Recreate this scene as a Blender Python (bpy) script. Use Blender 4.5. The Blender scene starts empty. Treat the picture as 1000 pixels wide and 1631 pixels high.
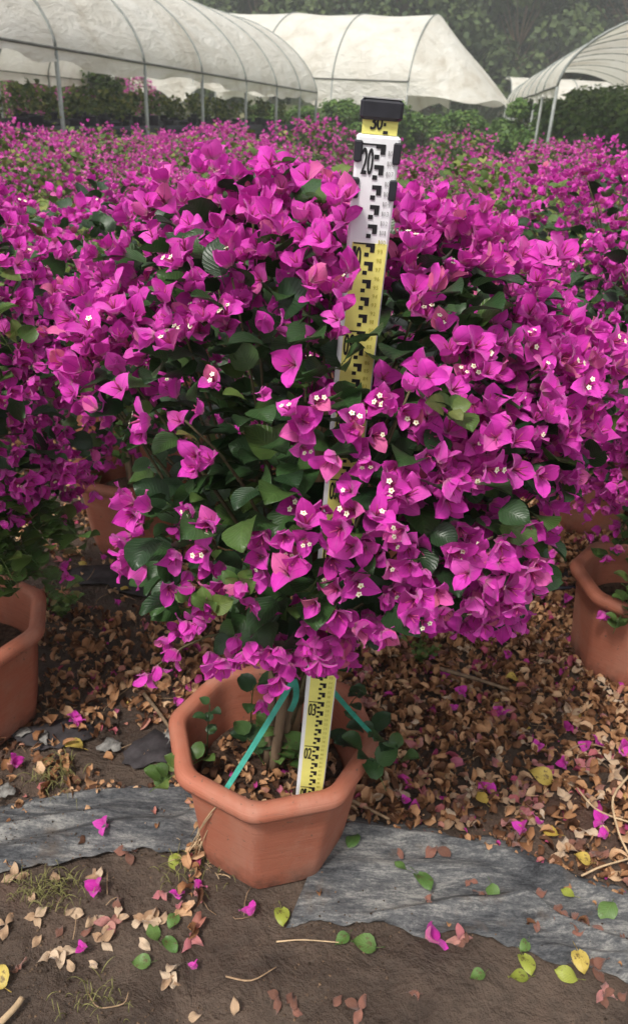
import bpy, math
import numpy as np
from mathutils import Matrix, Vector, Quaternion
rng = np.random.default_rng(7)
sc = bpy.context.scene
col = sc.collection
R_ = math.radians

# ------------------------------------------------------------------ camera, sky, sun, exposure
FPX, PITCH, ROLL, HCAM = 1180.0, R_(28.5), R_(3.0), 1.28
cd = bpy.data.cameras.new('camera')
cam = bpy.data.objects.new('camera', cd); col.objects.link(cam); sc.camera = cam
cd.sensor_fit = 'VERTICAL'; cd.sensor_height = 36.0; cd.lens = FPX/1631*36
cd.clip_start = .02; cd.clip_end = 3000
CROT = Matrix.Rotation(math.pi/2-PITCH, 3, 'X') @ Matrix.Rotation(ROLL, 3, 'Z')
cam.matrix_world = Matrix.Translation((0, 0, HCAM)) @ CROT.to_4x4()
cd.dof.use_dof = True; cd.dof.focus_distance = .86; cd.dof.aperture_fstop = 11.0

SUN_AZ, SUN_EL = R_(215), R_(58)           # azimuth clockwise from +Y: behind the camera, towards its left
wd = bpy.data.worlds.new('World'); sc.world = wd; wd.use_nodes = True
wn = wd.node_tree.nodes; wl = wd.node_tree.links
bg = wn['Background']
sky = wn.new('ShaderNodeTexSky'); sky.sky_type = 'NISHITA'; sky.sun_disc = False
sky.sun_elevation = SUN_EL; sky.sun_rotation = SUN_AZ
sky.dust_density = 4.0; sky.air_density = 1.0; sky.altitude = 50
hs = wn.new('ShaderNodeHueSaturation'); hs.inputs['Saturation'].default_value = .18
wl.new(sky.outputs[0], hs.inputs['Color']); wl.new(hs.outputs[0], bg.inputs['Color'])
bg.inputs['Strength'].default_value = .115
sd = bpy.data.lights.new('sun', 'SUN'); sun = bpy.data.objects.new('sun', sd); col.objects.link(sun)
sd.energy = 3.3; sd.angle = R_(8); sd.color = (1, .95, .88)
sdir = Vector((math.sin(SUN_AZ)*math.cos(SUN_EL), math.cos(SUN_AZ)*math.cos(SUN_EL), math.sin(SUN_EL)))
sun.rotation_euler = sdir.to_track_quat('Z', 'Y').to_euler()
vs = sc.view_settings
vs.view_transform = 'Standard'; vs.look = 'None'; vs.gamma = 1; vs.exposure = 0.88; vs.use_curve_mapping = False

# ------------------------------------------------------------------ pixel <-> world (photo pixels, used to measure where things stand)
CR = np.array(CROT); CP = np.array([0, 0, HCAM])
def ray(px, py): return CR @ np.array([(px-500)/FPX, -(py-815.5)/FPX, -1.])
def gz(px, py, z=0.): d = ray(px, py); return CP + d*((z-HCAM)/d[2])
def gy(px, py, Y): d = ray(px, py); return CP + d*(Y/d[1])
def pj(P):
    q = (np.atleast_2d(P)-CP) @ CR
    return np.stack([500-FPX*q[:, 0]/q[:, 2], 815.5+FPX*q[:, 1]/q[:, 2]], 1), -q[:, 2]

# ------------------------------------------------------------------ node helpers
def new_mat(name):
    m = bpy.data.materials.new(name); m.use_nodes = True
    m.node_tree.nodes.clear(); return m, m.node_tree.nodes, m.node_tree.links
def out(n, l, sh):
    o = n.new('ShaderNodeOutputMaterial'); l.new(sh, o.inputs['Surface']); return o
def ramp(n, l, fac, stops, interp='LINEAR'):
    r = n.new('ShaderNodeValToRGB'); cr = r.color_ramp; cr.interpolation = interp
    while len(cr.elements) < len(stops): cr.elements.new(.5)
    for e, (p, c) in zip(cr.elements, stops): e.position = p; e.color = (*c, 1)
    if fac is not None: l.new(fac, r.inputs[0])
    return r.outputs[0]
def math_(n, l, op, a, b=None, clamp=False):
    m = n.new('ShaderNodeMath'); m.operation = op; m.use_clamp = clamp
    for i, v in enumerate((a, b)):
        if v is None: continue
        if isinstance(v, (int, float)): m.inputs[i].default_value = v
        else: l.new(v, m.inputs[i])
    return m.outputs[0]
def noise(n, l, scale, detail=4, rough=.55, vec=None, dist=0):
    t = n.new('ShaderNodeTexNoise'); t.inputs['Scale'].default_value = scale
    t.inputs['Detail'].default_value = detail; t.inputs['Roughness'].default_value = rough; t.inputs['Distortion'].default_value = dist
    if vec is not None: l.new(vec, t.inputs['Vector'])
    return t.outputs['Fac']
def mixc(n, l, fac, a, b, mode='MIX'):
    m = n.new('ShaderNodeMix'); m.data_type = 'RGBA'; m.blend_type = mode
    for s, v in ((m.inputs[0], fac), (m.inputs[6], a), (m.inputs[7], b)):
        if isinstance(v, (int, float)): s.default_value = v
        elif isinstance(v, tuple): s.default_value = (*v, 1)
        else: l.new(v, s)
    return m.outputs[2]
def bump(n, l, h, strength=.3, dist=.01):
    b = n.new('ShaderNodeBump'); b.inputs['Strength'].default_value = strength; b.inputs['Distance'].default_value = dist
    l.new(h, b.inputs['Height']); return b.outputs[0]
def coords(n, what='Object', scale=None, l=None):
    o = n.new('ShaderNodeTexCoord').outputs[what]
    if scale is None: return o
    mp = n.new('ShaderNodeMapping'); mp.inputs['Scale'].default_value = scale; l.new(o, mp.inputs['Vector']); return mp.outputs[0]
def rnd(n, l):
    a = n.new('ShaderNodeNewGeometry').outputs['Random Per Island']; b = n.new('ShaderNodeObjectInfo').outputs['Random']
    return math_(n, l, 'FRACT', math_(n, l, 'ADD', a, math_(n, l, 'MULTIPLY', b, 7.31)))
def principled(n, l, colr, rough=.6, spec=.4, normal=None, sheen=0.0):
    p = n.new('ShaderNodeBsdfPrincipled')
    if isinstance(colr, tuple): p.inputs['Base Color'].default_value = (*colr, 1)
    else: l.new(colr, p.inputs['Base Color'])
    if isinstance(rough, (int, float)): p.inputs['Roughness'].default_value = rough
    else: l.new(rough, p.inputs['Roughness'])
    p.inputs['Specular IOR Level'].default_value = spec
    p.inputs['Sheen Weight'].default_value = sheen
    if normal is not None: l.new(normal, p.inputs['Normal'])
    return p.outputs[0]
def with_trans(n, l, sh, colr, fac):
    t = n.new('ShaderNodeBsdfTranslucent')
    if isinstance(colr, tuple): t.inputs[0].default_value = (*colr, 1)
    else: l.new(colr, t.inputs[0])
    m = n.new('ShaderNodeMixShader'); m.inputs[0].default_value = fac
    l.new(sh, m.inputs[1]); l.new(t.outputs[0], m.inputs[2]); return m.outputs[0]

def leafy(name, stops, trans, rough=.5, spec=.35, vein=(.9, .9, .9), basec=None, veins=9.0, spots=None):
    m, n, l = new_mat(name)
    c = ramp(n, l, rnd(n, l), stops)
    uv = n.new('ShaderNodeUVMap').outputs[0]
    sx = n.new('ShaderNodeSeparateXYZ'); l.new(uv, sx.inputs[0])
    av = math_(n, l, 'ABSOLUTE', math_(n, l, 'SUBTRACT', sx.outputs[0], .5))
    # side veins slanting from the midrib, and the midrib
    w = math_(n, l, 'SINE', math_(n, l, 'MULTIPLY', math_(n, l, 'SUBTRACT', sx.outputs[1], math_(n, l, 'MULTIPLY', av, .7)), veins*6.28))
    w = math_(n, l, 'POWER', math_(n, l, 'ABSOLUTE', w), 14.0)
    rib = math_(n, l, 'LESS_THAN', av, .022)
    vv = math_(n, l, 'MAXIMUM', math_(n, l, 'MULTIPLY', w, .5), rib)
    c = mixc(n, l, math_(n, l, 'MULTIPLY', vv, .55), c, mixc(n, l, 1.0, c, vein, 'MULTIPLY'))
    if basec:
        f = math_(n, l, 'SUBTRACT', 1.0, math_(n, l, 'MULTIPLY', sx.outputs[1], 5.0), True)
        c = mixc(n, l, math_(n, l, 'MULTIPLY', f, .7), c, basec)
    nz = noise(n, l, 60, 3, vec=coords(n))
    c = mixc(n, l, .25, c, mixc(n, l, 1.0, c, ramp(n, l, nz, [(.3, (.6, .6, .6)), (.7, (1.3, 1.3, 1.3))]), 'MULTIPLY'))
    if spots:
        sp = ramp(n, l, noise(n, l, 110, 4, .6, coords(n)), [(.56, (0, 0, 0)), (.66, (.85, .85, .85))])
        c = mixc(n, l, sp, c, spots)
    nr = bump(n, l, math_(n, l, 'ADD', vv, nz), .45, .0016)
    out(n, l, with_trans(n, l, principled(n, l, c, rough, spec, nr, .25 if 'bract' in name else 0), c, trans)); return m

M = {}
M['bract'] = leafy('bract', [(0, (.52, .020, .32)), (.35, (.68, .036, .46)), (.7, (.75, .052, .53)), (.9, (.80, .10, .55)), (1, (.70, .15, .28))],
                   .34, .5, .25, (.62, .45, .7), (.35, .22, .16))
M['field_bract'] = leafy('field_bract', [(0, (.52, .022, .32)), (.4, (.70, .050, .47)), (.75, (.78, .11, .55)), (.9, (.72, .18, .42)), (1, (.56, .20, .22))],
                         .36, .5, .3, (.7, .55, .75), (.35, .22, .16))
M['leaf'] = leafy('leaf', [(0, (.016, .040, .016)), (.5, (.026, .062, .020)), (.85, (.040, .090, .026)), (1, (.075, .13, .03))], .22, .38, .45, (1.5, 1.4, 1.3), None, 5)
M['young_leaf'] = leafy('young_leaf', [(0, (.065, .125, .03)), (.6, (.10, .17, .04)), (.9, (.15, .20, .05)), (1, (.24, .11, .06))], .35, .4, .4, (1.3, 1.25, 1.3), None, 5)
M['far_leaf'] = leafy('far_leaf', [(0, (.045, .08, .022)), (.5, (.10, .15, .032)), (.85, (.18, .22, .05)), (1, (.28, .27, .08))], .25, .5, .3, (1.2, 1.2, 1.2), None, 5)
M['litter'] = leafy('litter', [(0, (.07, .03, .016)), (.18, (.15, .066, .032)), (.36, (.28, .13, .058)), (.55, (.42, .22, .105)), (.72, (.50, .27, .14)),
                    (.88, (.60, .40, .24)), (.93, (.42, .16, .13)), (.96, (.40, .07, .13)), (.985, (.46, .03, .28)), (1, (.45, .32, .06))], .12, .65, .25, (.55, .5, .45))
M['tan_bract'] = leafy('tan_bract', [(0, (.34, .20, .11)), (.5, (.48, .33, .21)), (1, (.58, .44, .31))], .15, .6, .25, (.6, .55, .5))
M['brown_bract'] = leafy('brown_bract', [(0, (.13, .055, .035)), (1, (.24, .10, .07))], .1, .6, .25, (.6, .5, .5))
M['pink_bract'] = leafy('pink_bract', [(0, (.42, .13, .15)), (1, (.45, .22, .18))], .2, .6, .25, (.7, .5, .5))
M['yellow_leaf'] = leafy('yellow_leaf', [(0, (.48, .33, .06)), (1, (.52, .40, .10))], .2, .5, .35, (.8, .75, .5), None, 4, spots=(.10, .06, .03))
M['ygreen_leaf'] = leafy('ygreen_leaf', [(0, (.24, .28, .045)), (1, (.31, .34, .06))], .2, .45, .35, (1.2, 1.2, 1), None, 4, spots=(.10, .06, .03))
M['green_leaf'] = leafy('green_leaf', [(0, (.07, .15, .035)), (1, (.11, .19, .05))], .2, .45, .4, (1.4, 1.3, 1.3), None, 4, spots=(.10, .06, .03))
M['tree_leaf'] = leafy('tree_leaf', [(0, (.022, .040, .018)), (.5, (.036, .060, .022)), (1, (.062, .085, .028))], .2, .6, .2)
M['tree_leaf_light'] = leafy('tree_leaf_light', [(0, (.04, .065, .022)), (1, (.085, .115, .035))], .2, .6, .2)
M['shrub_leaf'] = leafy('shrub_leaf', [(0, (.05, .11, .02)), (.6, (.085, .165, .028)), (1, (.14, .22, .04))], .3, .5, .3)

def simple(name, c, rough=.6, spec=.4, var=.25, scale=30, bs=.2, bd=.002, stretch=None):
    m, n, l = new_mat(name)
    v = coords(n, 'Object', stretch, l) if stretch else coords(n)
    nz = noise(n, l, scale, 5, .6, v)
    lo = tuple(x*(1-var) for x in c); hi = tuple(min(1, x*(1+var)) for x in c)
    cc = ramp(n, l, nz, [(.3, lo), (.7, hi)])
    out(n, l, principled(n, l, cc, rough, spec, bump(n, l, nz, bs, bd))); return m
M['floret_tube'] = simple('floret_tube', (.30, .03, .12), .6)
M['floret_white'] = simple('floret_white', (.82, .78, .58), .6)
M['floret_eye'] = simple('floret_eye', (.42, .30, .08), .6)
M['bark'] = simple('bark', (.16, .11, .07), .85, .2, .45, 60, .6, .004, (1, 1, .15))
M['twig'] = simple('twig', (.10, .085, .045), .8, .2, .4, 60)
M['stake'] = simple('stake', (.20, .125, .07), .8, .2, .4, 90, .5, .002, (1, 1, .06))
M['straw'] = simple('straw', (.46, .33, .20), .7, .2, .3, 40)
M['dead_twig'] = simple('dead_twig', (.30, .20, .12), .8, .2, .35, 60)
M['soil'] = simple('soil', (.055, .034, .024), .95, .1, .6, 90, 1.0, .01)
M['crumb'] = leafy('crumb', [(0, (.03, .02, .014)), (.6, (.08, .054, .038)), (1, (.17, .11, .07))], .0, .9, .15)
M['tie'] = simple('tie', (.03, .25, .19), .42, .5, .25, 50, .2, .001)
M['black_plastic'] = simple('black_plastic', (.018, .018, .024), .45, .4, .3, 60, .1, .0005)
M['rod_white'] = simple('rod_white', (.74, .74, .76), .38, .45, .06, 20, .03, .0003)
M['rod_yellow'] = simple('rod_yellow', (.74, .69, .19), .4, .45, .08, 25, .03, .0003)
M['rod_black'] = simple('rod_black', (.012, .012, .014), .45, .4, .1, 40, .02, .0002)
M['rod_grey'] = simple('rod_grey', (.33, .33, .33), .5, .3, .1, 40, .02, .0002)
M['rod_olive'] = simple('rod_olive', (.40, .36, .04), .5, .3, .1, 40, .02, .0002)
M['pipe'] = simple('pipe', (.20, .215, .20), .45, .4, .25, 12)
M['seam'] = simple('seam', (.10, .10, .09), .6, .3, .3, 12)
M['bench_black'] = simple('bench_black', (.03, .03, .045), .6, .3, .3, 8)

def pot_mat():
    m, n, l = new_mat('terracotta_plastic')
    v = coords(n, 'Object', (3, 3, 130), l)
    st = noise(n, l, 3.0, 5, .65, v, .4)
    sp = noise(n, l, 14, 5, .6, coords(n))
    c = ramp(n, l, st, [(.25, (.30, .095, .055)), (.75, (.395, .138, .085))])
    c = mixc(n, l, ramp(n, l, sp, [(.50, (0, 0, 0)), (.72, (.5, .5, .5))]), c, (.36, .17, .115))
    # soil splashed on the foot of the wall
    sx = n.new('ShaderNodeSeparateXYZ'); l.new(coords(n), sx.inputs[0])
    low = math_(n, l, 'SUBTRACT', 1.0, math_(n, l, 'MULTIPLY', sx.outputs[2], 14.0), True)
    dirt = math_(n, l, 'MULTIPLY', low, ramp(n, l, noise(n, l, 40, 4, .7, coords(n)), [(.42, (0, 0, 0)), (.62, (1, 1, 1))]))
    c = mixc(n, l, math_(n, l, 'MULTIPLY', dirt, .8), c, (.10, .055, .038))
    fade = ramp(n, l, noise(n, l, 5, 6, .65, coords(n, 'Object', (1, 1, .45), l), .8), [(.50, (0, 0, 0)), (.68, (.55, .55, .55))])
    c = mixc(n, l, fade, c, (.40, .22, .165))
    scf = ramp(n, l, noise(n, l, 30, 3, .5, coords(n, 'Object', (.4, .4, 5), l), 1.5), [(.66, (0, 0, 0)), (.70, (.5, .5, .5))])
    c = mixc(n, l, scf, c, (.22, .10, .07))
    spl = ramp(n, l, noise(n, l, 120, 2, .5, coords(n)), [(.68, (0, 0, 0)), (.72, (.8, .8, .8))])
    c = mixc(n, l, spl, c, (.14, .085, .06))
    out(n, l, principled(n, l, c, .62, .3, bump(n, l, st, .45, .003))); return m
M['pot'] = pot_mat()

def fabric_mat():
    m, n, l = new_mat('weed_fabric')
    v = coords(n)
    d = noise(n, l, 4, 8, .72, coords(n, 'Object', (.8, 4.0, 1), l), .5)
    f = noise(n, l, 40, 6, .78, coords(n, 'Object', (.45, 2.4, 1), l), .3)
    fine = noise(n, l, 210, 4, .8, coords(n, 'Object', (.7, 1.3, 1), l))
    c = ramp(n, l, math_(n, l, 'ADD', math_(n, l, 'ADD', math_(n, l, 'MULTIPLY', d, .45), math_(n, l, 'MULTIPLY', f, .35)), math_(n, l, 'MULTIPLY', fine, .20)),
             [(.39, (.02, .021, .024)), (.455, (.062, .064, .069)), (.51, (.12, .12, .122)), (.58, (.30, .29, .27))])
    mud = noise(n, l, 9, 6, .65, v)
    c = mixc(n, l, ramp(n, l, mud, [(.58, (0, 0, 0)), (.75, (.8, .8, .8))]), c, (.12, .085, .06))
    c = mixc(n, l, ramp(n, l, noise(n, l, 13, 5, .6, coords(n, 'Object', (1, 1.7, 1), l), .4), [(.64, (0, 0, 0)), (.69, (.75, .75, .75))]), c, (.028, .027, .030))
    wv = n.new('ShaderNodeTexWave'); wv.inputs['Scale'].default_value = 160; wv.inputs['Distortion'].default_value = 1.5
    l.new(v, wv.inputs['Vector'])
    h = math_(n, l, 'ADD', math_(n, l, 'MULTIPLY', wv.outputs['Fac'], .25), f)
    out(n, l, principled(n, l, c, .8, .25, bump(n, l, h, .8, .004))); return m
M['fabric'] = fabric_mat()
M['scrap'] = simple('scrap', (.17, .162, .15), .9, .1, .7, 45, 1.0, .006)
M['dark_scrap'] = simple('dark_scrap', (.035, .03, .032), .75, .25, .6, 25, .8, .004)

def film_mat():
    m, n, l = new_mat('greenhouse_film')
    v = coords(n, 'Object')
    d = noise(n, l, .9, 6, .6, v, .8)
    w = noise(n, l, 2.6, 8, .68, coords(n, 'Object', (1.1, .5, 1.6), l), .5)
    c = ramp(n, l, d, [(.28, (.56, .50, .41)), (.42, (.74, .70, .62)), (.55, (.82, .79, .72)), (.8, (.86, .84, .79))])
    out(n, l, with_trans(n, l, principled(n, l, c, .5, .35, bump(n, l, w, .9, .13)), c, .33)); return m
M['film'] = film_mat()

def ground_mat():
    m, n, l = new_mat('ground')
    v = coords(n, 'Object')
    a = noise(n, l, 3.2, 8, .62, v, .5); b = noise(n, l, 26, 8, .7, v); g = noise(n, l, 130, 4, .7, v)
    c = ramp(n, l, a, [(.32, (.030, .019, .014)), (.45, (.062, .042, .031)), (.56, (.095, .067, .050)), (.70, (.125, .080, .058))])
    c = mixc(n, l, .55, c, mixc(n, l, 1.0, c, ramp(n, l, b, [(.3, (.45, .45, .45)), (.7, (1.5, 1.45, 1.4))]), 'MULTIPLY'))
    sx = n.new('ShaderNodeSeparateXYZ'); l.new(v, sx.inputs[0])
    far = math_(n, l, 'MULTIPLY', math_(n, l, 'SUBTRACT', sx.outputs[1], 10.5), .25, True)
    grass = ramp(n, l, noise(n, l, .35, 8, .7, v), [(.38, (.055, .085, .024)), (.52, (.11, .14, .05)), (.66, (.34, .29, .19))])
    c = mixc(n, l, far, c, grass)
    r = ramp(n, l, a, [(.35, (.38, .38, .38)), (.6, (.78, .78, .78))])
    st_ = ramp(n, l, noise(n, l, 2.3, 3, .5, coords(n, 'Object', (1, 1.3, 1), l), .3), [(.60, (0, 0, 0)), (.72, (.7, .7, .7))])
    c = mixc(n, l, math_(n, l, 'MULTIPLY', st_, math_(n, l, 'SUBTRACT', 1.0, far)), c, (.12, .058, .040))
    h = math_(n, l, 'ADD', math_(n, l, 'ADD', math_(n, l, 'MULTIPLY', b, .8), math_(n, l, 'MULTIPLY', g, .25)), math_(n, l, 'MULTIPLY', noise(n, l, 9, 5, .6, v, .8), 1.6))
    out(n, l, principled(n, l, c, r, .35, bump(n, l, h, 1.0, .02))); return m
M['ground'] = ground_mat()
def hill_mat():
    m, n, l = new_mat('far_wooded_slope')
    c = ramp(n, l, noise(n, l, .09, 8, .7, coords(n)), [(.35, (.03, .05, .025)), (.65, (.07, .10, .045))])
    out(n, l, principled(n, l, c, .9, .1)); return m
M['hill'] = hill_mat()

# ------------------------------------------------------------------ geometry helpers: a shape is (verts, tris, uv, material index per tri)
def tri(F): return np.array([t for f in F for t in ([(f[0], f[i], f[i+1]) for i in range(1, len(f)-1)])], int)
def shape(V, F, UV=None, mi=0):
    V = np.asarray(V, float); T = tri(F)
    UV = np.zeros((len(V), 2))+.3 if UV is None else np.asarray(UV, float)
    return V, T, UV, np.full(len(T), mi, int)
def join(*S):
    o = 0; Vs, Ts, Us, Ms = [], [], [], []
    for V, T, U, m in S: Vs.append(V); Ts.append(T+o); Us.append(U); Ms.append(m); o += len(V)
    return np.vstack(Vs), np.vstack(Ts), np.vstack(Us), np.concatenate(Ms)
def xf(S, mat):
    m = np.asarray(mat, float); return (S[0] @ m[:3, :3].T + m[:3, 3], S[1], S[2], S[3])
def scatter(items):                                   # items: list of (shape, array of 4x4)
    P = []
    for S, A in items:
        if len(A) == 0: continue
        A = np.asarray(A); V = np.einsum('nij,kj->nki', A[:, :3, :3], S[0])+A[:, None, :3, 3]
        k = len(S[0]); n = len(A)
        T = (S[1][None]+(np.arange(n)*k)[:, None, None]).reshape(-1, 3)
        P.append((V.reshape(-1, 3), T, np.tile(S[2], (n, 1)), np.tile(S[3], n)))
    return join(*P)
def mesh(name, S, mats, smooth=True):
    V, T, U, mi = S
    me = bpy.data.meshes.new(name)
    me.vertices.add(len(V)); me.vertices.foreach_set('co', V.astype(np.float32).ravel())
    me.loops.add(len(T)*3); me.loops.foreach_set('vertex_index', T.astype(np.int32).ravel())
    me.polygons.add(len(T)); me.polygons.foreach_set('loop_start', np.arange(0, len(T)*3, 3, dtype=np.int32))
    me.polygons.foreach_set('loop_total', np.full(len(T), 3, np.int32))
    me.polygons.foreach_set('material_index', mi.astype(np.int32))
    me.polygons.foreach_set('use_smooth', np.full(len(T), smooth))
    uv = me.uv_layers.new(name='UVMap'); uv.data.foreach_set('uv', U[T.ravel()].astype(np.float32).ravel())
    for m in (mats if isinstance(mats, (list, tuple)) else [mats]): me.materials.append(M[m])
    me.update(); me.validate(); return me
def ob(name, me, parent=None, mat=None, **kw):
    o = bpy.data.objects.new(name, me); col.objects.link(o)
    if parent is not None: o.parent = parent
    if mat is not None: o.matrix_basis = Matrix(np.asarray(mat).tolist())
    for k, v in kw.items(): o[k] = v
    return o
def tag(o, label, cat, group=None, kind=None):
    o['label'] = label; o['category'] = cat
    if group: o['group'] = group
    if kind: o['kind'] = kind
    return o
def part(name, S, mats, parent, smooth=True, **kw): return ob(name, mesh(name, S, mats, smooth), parent, **kw)
def frame(p, z, x=None, s=1.0, spin=0.0):             # matrix with local +Z along z
    z0, z1, z2 = float(z[0]), float(z[1]), float(z[2]); q = 1/math.sqrt(z0*z0+z1*z1+z2*z2); z0 *= q; z1 *= q; z2 *= q
    x0, x1, x2 = (0., 0., 1.) if x is None else (float(x[0]), float(x[1]), float(x[2]))
    d = x0*z0+x1*z1+x2*z2; x0 -= d*z0; x1 -= d*z1; x2 -= d*z2; q = math.sqrt(x0*x0+x1*x1+x2*x2)
    if q < 1e-5: x0, x1, x2 = -.3*z2, z2, .3*z0-z1; q = math.sqrt(x0*x0+x1*x1+x2*x2)
    x0 /= q; x1 /= q; x2 /= q
    y0, y1, y2 = z1*x2-z2*x1, z2*x0-z0*x2, z0*x1-z1*x0
    c, k = math.cos(spin)*s, math.sin(spin)*s
    return np.array(((x0*c+y0*k, y0*c-x0*k, z0*s, p[0]), (x1*c+y1*k, y1*c-x1*k, z1*s, p[1]), (x2*c+y2*k, y2*c-x2*k, z2*s, p[2]), (0., 0., 0., 1.)))
def grid(fn, nu, nv, mi=0):                           # fn(u,v) -> xyz, u across, v along
    V, UV = [], []
    for j in range(nv+1):
        for i in range(nu+1): V.append(fn(i/nu, j/nv)); UV.append((i/nu, j/nv))
    F = [(j*(nu+1)+i, j*(nu+1)+i+1, (j+1)*(nu+1)+i+1, (j+1)*(nu+1)+i) for j in range(nv) for i in range(nu)]
    return shape(V, F, UV, mi)
def tube(pts, rad, sides=6, mi=0, caps=True):
    pts = np.asarray(pts, float); n = len(pts); rad = np.broadcast_to(rad, n)
    V, F, UV = [], [], []; x = None
    for i in range(n):
        t = pts[min(i+1, n-1)]-pts[max(i-1, 0)]; t = t/(np.linalg.norm(t)+1e-9)
        if x is None: x = np.cross(t, [0, 0, 1.] if abs(t[2]) < .9 else [1., 0, 0])
        x = x-t*(x@t); x = x/(np.linalg.norm(x)+1e-9); y = np.cross(t, x)
        for k in range(sides):
            a = 2*math.pi*k/sides; V.append(pts[i]+rad[i]*(x*math.cos(a)+y*math.sin(a))); UV.append((k/sides, i/(n-1)))
    for i in range(n-1):
        for k in range(sides): F.append((i*sides+k, i*sides+(k+1) % sides, (i+1)*sides+(k+1) % sides, (i+1)*sides+k))
    if caps: F.append(tuple(range(sides))[::-1]); F.append(tuple((n-1)*sides+k for k in range(sides)))
    return shape(V, F, UV, mi)
def curve(p0, p1, p2, n=6):
    t = np.linspace(0, 1, n)[:, None]; return (1-t)**2*np.asarray(p0)+2*t*(1-t)*np.asarray(p1)+t*t*np.asarray(p2)
def box(x0, x1, y0, y1, z0, z1, mi=0, bev=0.0):
    if bev <= 0:
        V = [(x, y, z) for z in (z0, z1) for y in (y0, y1) for x in (x0, x1)]
        return shape(V, [(0, 2, 3, 1), (4, 5, 7, 6), (0, 1, 5, 4), (2, 6, 7, 3), (0, 4, 6, 2), (1, 3, 7, 5)], None, mi)
    b = bev; V = []; F = []
    for z, s in ((z0, b), (z0+b, 0), (z1-b, 0), (z1, b)):
        V += [(x0+s+b, y0+s, z), (x1-s-b, y0+s, z), (x1-s, y0+s+b, z), (x1-s, y1-s-b, z), (x1-s-b, y1-s, z), (x0+s+b, y1-s, z), (x0+s, y1-s-b, z), (x0+s, y0+s+b, z)]
    for r in range(3):
        for k in range(8): F.append((r*8+k, r*8+(k+1) % 8, r*8+8+(k+1) % 8, r*8+8+k))
    F += [tuple(range(8))[::-1], tuple(range(24, 32))]
    return shape(V, F, None, mi)
class Waves:                                          # smooth random field
    def __init__(s, seed, f, dim=3, n=14):
        r = np.random.default_rng(seed); s.k = r.normal(size=(n, dim))*f; s.p = r.uniform(0, 6.28, n)
    def __call__(s, P): return np.sin(np.asarray(P) @ s.k.T+s.p).sum(-1)/math.sqrt(len(s.p)/2)/1.6

# ------------------------------------------------------------------ leaf, bract and floret shapes
def blade(L, W, nu, nv, th0, th1, cup, peak=.42, tip=1.0, ruffle=0.0, seed=0):
    # a blade that leaves the origin at angle th0 from +Z and bends to th1; local x is its width
    r = np.random.default_rng(seed); ph = r.uniform(0, 6.28, 3)
    vs_ = np.linspace(0, 1, nv+1); th = th0+(th1-th0)*vs_
    yy = np.concatenate([[0], np.cumsum(np.sin((th[1:]+th[:-1])/2)*L/nv)]); zz = np.concatenate([[0], np.cumsum(np.cos((th[1:]+th[:-1])/2)*L/nv)])
    a = peak/(1-peak)
    def w(v): return W*((v**(.62*a+.10))*((1-v)**(.62*tip)))/((peak**(.62*a+.10))*((1-peak)**(.62*tip)))
    def fn(u, v):
        j = round(v*nv); s = (u-.5)*2; ww = max(w(min(max(v, .015), .995)), W*.03)
        d = cup*W*(s*s)*(4*v*(1-v)+.15)+ruffle*W*math.sin(ph[0]+5*v+2*s)*abs(s)
        t = th[j]; return (s*ww, yy[j]-math.cos(t)*d*1.0, zz[j]+math.sin(t)*d)
    return grid(fn, nu, nv)
def rotz(a): m = np.eye(4); m[0, 0] = m[1, 1] = math.cos(a); m[0, 1] = -math.sin(a); m[1, 0] = math.sin(a); return m
def trans(x, y, z): m = np.eye(4); m[:3, 3] = (x, y, z); return m
def flower(op, seed, nu=4, nv=5):                     # three bracts round a stalk, +Z is the way it opens
    r = np.random.default_rng(seed); S = []
    for k in range(3):
        b = blade(.030*r.uniform(.93, 1.08), .0121*r.uniform(.92, 1.1), nu, nv, op*.35+r.uniform(-.05, .1), op+r.uniform(-.25, .45), .30*r.uniform(.3, 1.3), .38*r.uniform(.9, 1.12), 1.3*r.uniform(.9, 1.15), .26, seed*10+k)
        S.append(xf(b, rotz(k*2.0944+r.uniform(-.22, .22)) @ trans(0, .0012, 0)))
    return join(*S)
OPEN = [1.25, 1.05, 1.45, .8, .42, 1.15, .95, 1.6]
FL = [flower(o_, k+1) for k, o_ in enumerate(OPEN)]; FLm = [flower(o_, k+1, 2, 3) for k, o_ in enumerate(OPEN)]
FLP = [.17, .16, .10, .13, .09, .14, .13, .08]
def floret(h, off, lean):
    top = np.array([off*1.0, lean, h])
    S = [tube(curve((0, 0, .001), (0, lean*.2, h*.6), top, 4), [.0009, .0011, .0013, .0010], 5, 0)]
    V = [top+np.array([0, 0, .0006])]; n = 10
    for k in range(n):
        a = 2*math.pi*k/n; rr = .0042 if k % 2 == 0 else .0028
        V.append(top+np.array([rr*math.cos(a), rr*math.sin(a), .0014 if k % 2 == 0 else .0010]))
    S.append(shape(V, [(0, 1+k, 1+(k+1) % n) for k in range(n)], None, 1))
    V = [top+np.array([.0011*math.cos(6.28*k/6), .0011*math.sin(6.28*k/6), .0019]) for k in range(6)]
    S.append(shape(V, [tuple(range(6))], None, 2)); return join(*S)
FLOR = [floret(.020, .004, .004), join(floret(.021, .005, .004), floret(.019, -.005, .002)), join(floret(.020, .006, -.002), floret(.018, -.004, .005))]
STAM = join(*[tube(curve((0, 0, 0), (.001*math.cos(a), .001*math.sin(a), .011), (.006*math.cos(a), .006*math.sin(a), .019), 3), [.0007, .001, .0007], 4, 0) for a in (0.3, 2.4, 4.5)])
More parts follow.
